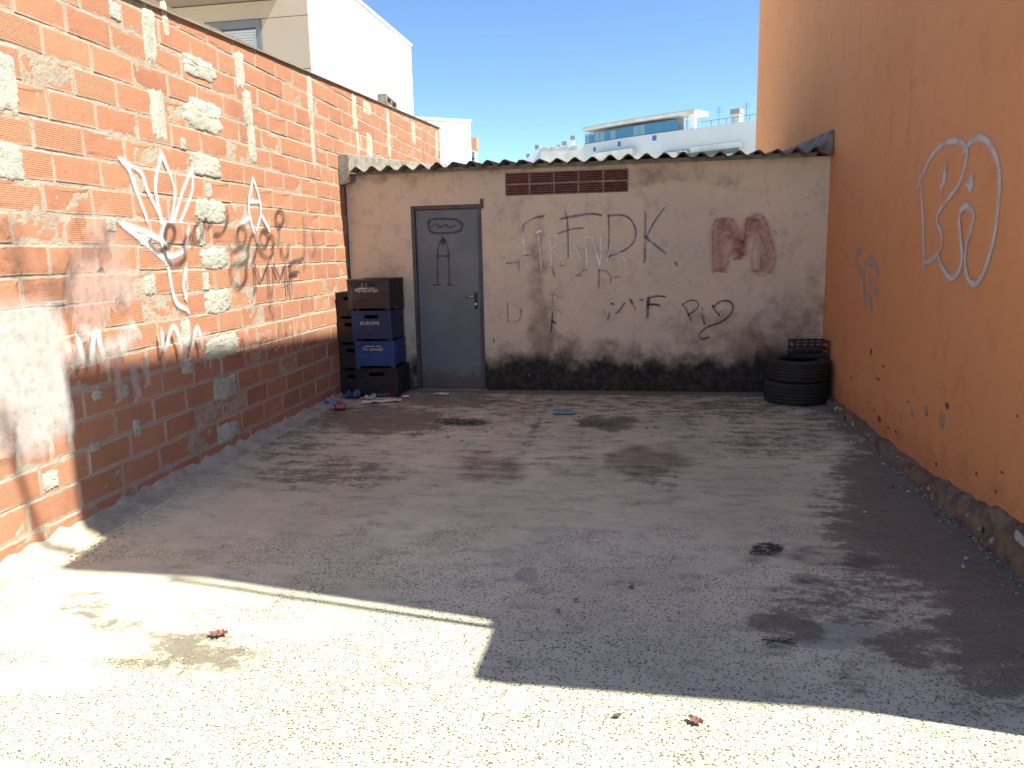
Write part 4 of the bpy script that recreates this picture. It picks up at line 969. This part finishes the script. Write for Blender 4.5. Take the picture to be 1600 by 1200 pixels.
# --- low cream block with chimneys
Y5 = 105
q0, q1 = far(845, 231, Y5), far(908, 231, Y5); zt = q0.z
H = building('cream_block', 'far cream coloured block with a stepped side and several chimneys', (q0.x, Y5, 0))
put(MB().box(q0.x, q1.x+6, Y5, Y5+12, -.05, zt).obj('wall', MAT['cream']), H)
ql = far(812, 256, Y5); m = MB()
m.prism([(ql.x-2, Y5+.5, -.05), (q0.x-.01, Y5+.5, -.05), (q0.x-.01, Y5+.5, far(843,227,Y5).z), (far(832,238,Y5).x, Y5+.5, far(832,238,Y5).z), (ql.x, Y5+.5, ql.z), (ql.x-2, Y5+.5, ql.z-.6)], (0, 10, 0))
put(m.obj('stepped_wall', m_plain('far_white', (.62, .65, .70), .85, .08, 1)), H)
for (u, v, w) in ((837, 228, 5), (823, 242, 4), (870.5, 228, 5), (880, 222.5, 6), (893.5, 213.5, 6)):
    c0 = far(u-w/2, v, Y5); c1 = far(u+w/2, v, Y5); hw = (c1.x-c0.x)
    ch = MB().box(c0.x, c1.x, Y5+1, Y5+1+hw, far(u, 250, Y5).z, c0.z-.3).obj('chimney', MAT['white']); put(ch, H); bpy.context.view_layer.update()
    put(MB().box(c0.x-.05, c1.x+.05, Y5+.95, Y5+1.05+hw, c0.z-.29, c0.z+.25).obj('chimney_cap', MAT['greyframe']), ch)
for (u0, u1, v) in ((845, 858, 231), (860, 872, 231.5), (874, 890, 231), (892, 905, 231)):
    c0, c1 = far(u0, v, Y5), far(u1, v, Y5); put(MB().box(c0.x, c1.x-.12, Y5-.06, Y5+.3, zt+.002, zt+.16).obj('parapet_cap', MAT['cream']), H)
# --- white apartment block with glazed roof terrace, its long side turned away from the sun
KA = 2.35
def scale_far(p): return CAM + (p-CAM)*KA
pa = scale_far(Vector((4.37, 36.0, 6.87))); pb = scale_far(Vector((-3.54, 41.02, 6.87)))
H = building('apartment_block', 'white apartment block with blue glazed roof terrace behind the shed', (pa.x, pa.y, 0))
dv = (pb-pa); LA = dv.length; dv.normalize(); nv = Vector((-dv.y, dv.x, 0)); nv = nv if nv.dot(pa) < 0 else -nv
def ap(s, z, out=0.0):
    bend = -.9*max(0, (s-LA*.55)/(LA*.45))**2          # the far end curves away
    return Vector((pa.x, pa.y, 0)) + dv*s + nv*(out+bend) + Vector((0, 0, z))
def aband(name, s0, s1, z0, z1, out, thick, mat, n=10, parent=None):
    m = MB()
    for i in range(n):
        a0, a1 = s0+(s1-s0)*i/n, s0+(s1-s0)*(i+1)/n
        f = [ap(a0, z0, out), ap(a1, z0, out), ap(a1, z1, out), ap(a0, z1, out)]; b_ = [ap(a0, z0, out-thick), ap(a1, z0, out-thick), ap(a1, z1, out-thick), ap(a0, z1, out-thick)]
        b = len(m.v); m.v += [tuple(q) for q in f+b_]
        m.f += [(b, b+3, b+2, b+1), (b+4, b+5, b+6, b+7), (b+3, b+7, b+6, b+2), (b, b+1, b+5, b+4)]
        if i == 0: m.f.append((b, b+4, b+7, b+3))
        if i == n-1: m.f.append((b+1, b+2, b+6, b+5))
    o = m.obj(name, mat); put(o, parent or H); return o
def zq(v, s):                                           # height of image row v at distance s along the facade
    q = Vector((pa.x, pa.y, 0)) + dv*s; dxy = math.hypot(q.x, q.y)
    lo, hi = 0, 60
    for _ in range(40):
        md = (lo+hi)/2
        if project((q.x, q.y, md))[1] > v: lo = md
        else: hi = md
    return lo
def sq(u):
    lo, hi = -20, LA+10
    for _ in range(40):
        md = (lo+hi)/2; q = Vector((pa.x, pa.y, 14)) + dv*md
        if project(q)[0] > u: lo = md
        else: hi = md
    return lo
zp = pa.z
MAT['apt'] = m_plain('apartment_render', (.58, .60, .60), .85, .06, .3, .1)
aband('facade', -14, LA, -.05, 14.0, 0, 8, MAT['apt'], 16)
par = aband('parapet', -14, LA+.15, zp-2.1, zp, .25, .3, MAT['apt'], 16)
zg = zp+1.12; s_end = sq(1060)
glass_m = NT('terrace_glass'); glass_m = glass_m.done((.055, .19, .31), .12, None, spec=.6)
glass_p = NT('terrace_glass_pale').done((.16, .30, .34), .15, None, spec=.6)
post_m = m_plain('terrace_post', (.10, .17, .28), .5, .1, 3)
ng = 16; s0g = s_end; s1g = LA+.05
for i in range(ng):
    a0 = s0g+(s1g-s0g)*i/ng; a1 = s0g+(s1g-s0g)*(i+1)/ng
    aband('glass_pane', a0+.04, a1-.04, zp+.1, zg-(.0 if i < 9 else .08), .12, .03, glass_p if i in (5, 6, 10, 12, 13, 15) else glass_m, 1)
    aband('glazing_post', a0-.035, a0+.035, zp+.02, zg, .13, .06, post_m, 1)
aband('terrace_rail', s0g, s1g, zp+.005, zp+.09, .14, .08, post_m, 8); aband('terrace_rail', s0g, s1g, zg, zg+.07, .14, .08, post_m, 8)
s_can = sq(1087)
aband('terrace_wall', s_end+.3, LA-.2, zp, zg+.4, -1.6, .2, MAT['cream'], 8)
aband('canopy', s_can, LA+.25, zg+.42, zg+.75, .3, 3.0, MAT['cream'], 8)
aband('canopy_edge', s_can-.05, LA+.3, zg+.752, zg+.84, .36, 3.1, m_plain('canopy_grey', (.42, .42, .44), .7, .1, 2), 8)
aband('canopy_column', sq(1086), sq(1078), zp+.01, zg+.41, .05, .35, MAT['white'], 1)
for u in (1065, 1074): aband('glazing_post', sq(u)-.03, sq(u)+.03, zp+.01, zg+.2, .12, .05, post_m, 1)
aband('roof_rail', -14, s_can-.6, zp+.55, zp+.60, .1, .05, post_m, 8)
for i in range(9): aband('rail_post', -2+i*.85, -2+i*.85+.05, zp+.01, zp+.549, .1, .05, post_m, 1)
c0, c1 = sq(1151), sq(1138); aband('chimney', c0, c1, zp+.01, zq(176, c0), -.5, .9, MAT['cream'], 1); aband('chimney_cap', c0-.06, c1+.06, zq(176, c0)+.01, zq(168, c0), -.45, 1.0, MAT['beige_dark'], 1)
for u in (1163, 1120): 
    s_ = sq(u); a_ = ap(s_, zp, -.4); m = MB(); m.tube(a_, a_+Vector((0, 0, 1.9)), .03, 6)
    for q in range(4): b_ = a_+Vector((0, 0, 1.85-.16*q)); m.tube(b_-dv*(.28+.06*q), b_+dv*(.28+.06*q), .014, 5)
    put(m.obj('aerial', post_m), H)
blue_w = NT('small_window_glass').done((.05, .13, .28), .2, None, spec=.5)
for (u, v, w, h) in ((926, 233, 4.4, 7), (968, 225, 5, 7.5), (1024.5, 216, 6.5, 8)):
    s_ = sq(u); wd = abs(sq(u-w/2)-sq(u+w/2)); zt_, zb_ = zq(v-h/2, s_), zq(v+h/2, s_)
    aband('small_window', s_-wd/2, s_+wd/2, zb_, zt_, .262, .05, blue_w, 1)
aband('awning_box', sq(1162), sq(1082), zq(236, sq(1120)), zq(226, sq(1120)), .4, .5, MAT['cream'], 1)
aband('awning', sq(1162), sq(1082), zq(244, sq(1120)), zq(236, sq(1120))-.01, .9, .04, m_plain('awning_green', (.10, .13, .11), .8, .2, 4), 1)
aband('balcony_front', sq(996), sq(928), zq(247, sq(960)), zq(237, sq(960)), 1.1, 1.0, MAT['cream'], 4)
aband('balcony_front', sq(1078), sq(1040), zq(247, sq(1060)), zq(238, sq(1060)), .8, .7, MAT['cream'], 2)
for u in (1067, 1074): aband('small_window', sq(u)-.22, sq(u)+.22, zq(242, sq(u)), zq(238.5, sq(u)), .83, .05, MAT['greyframe'], 1)
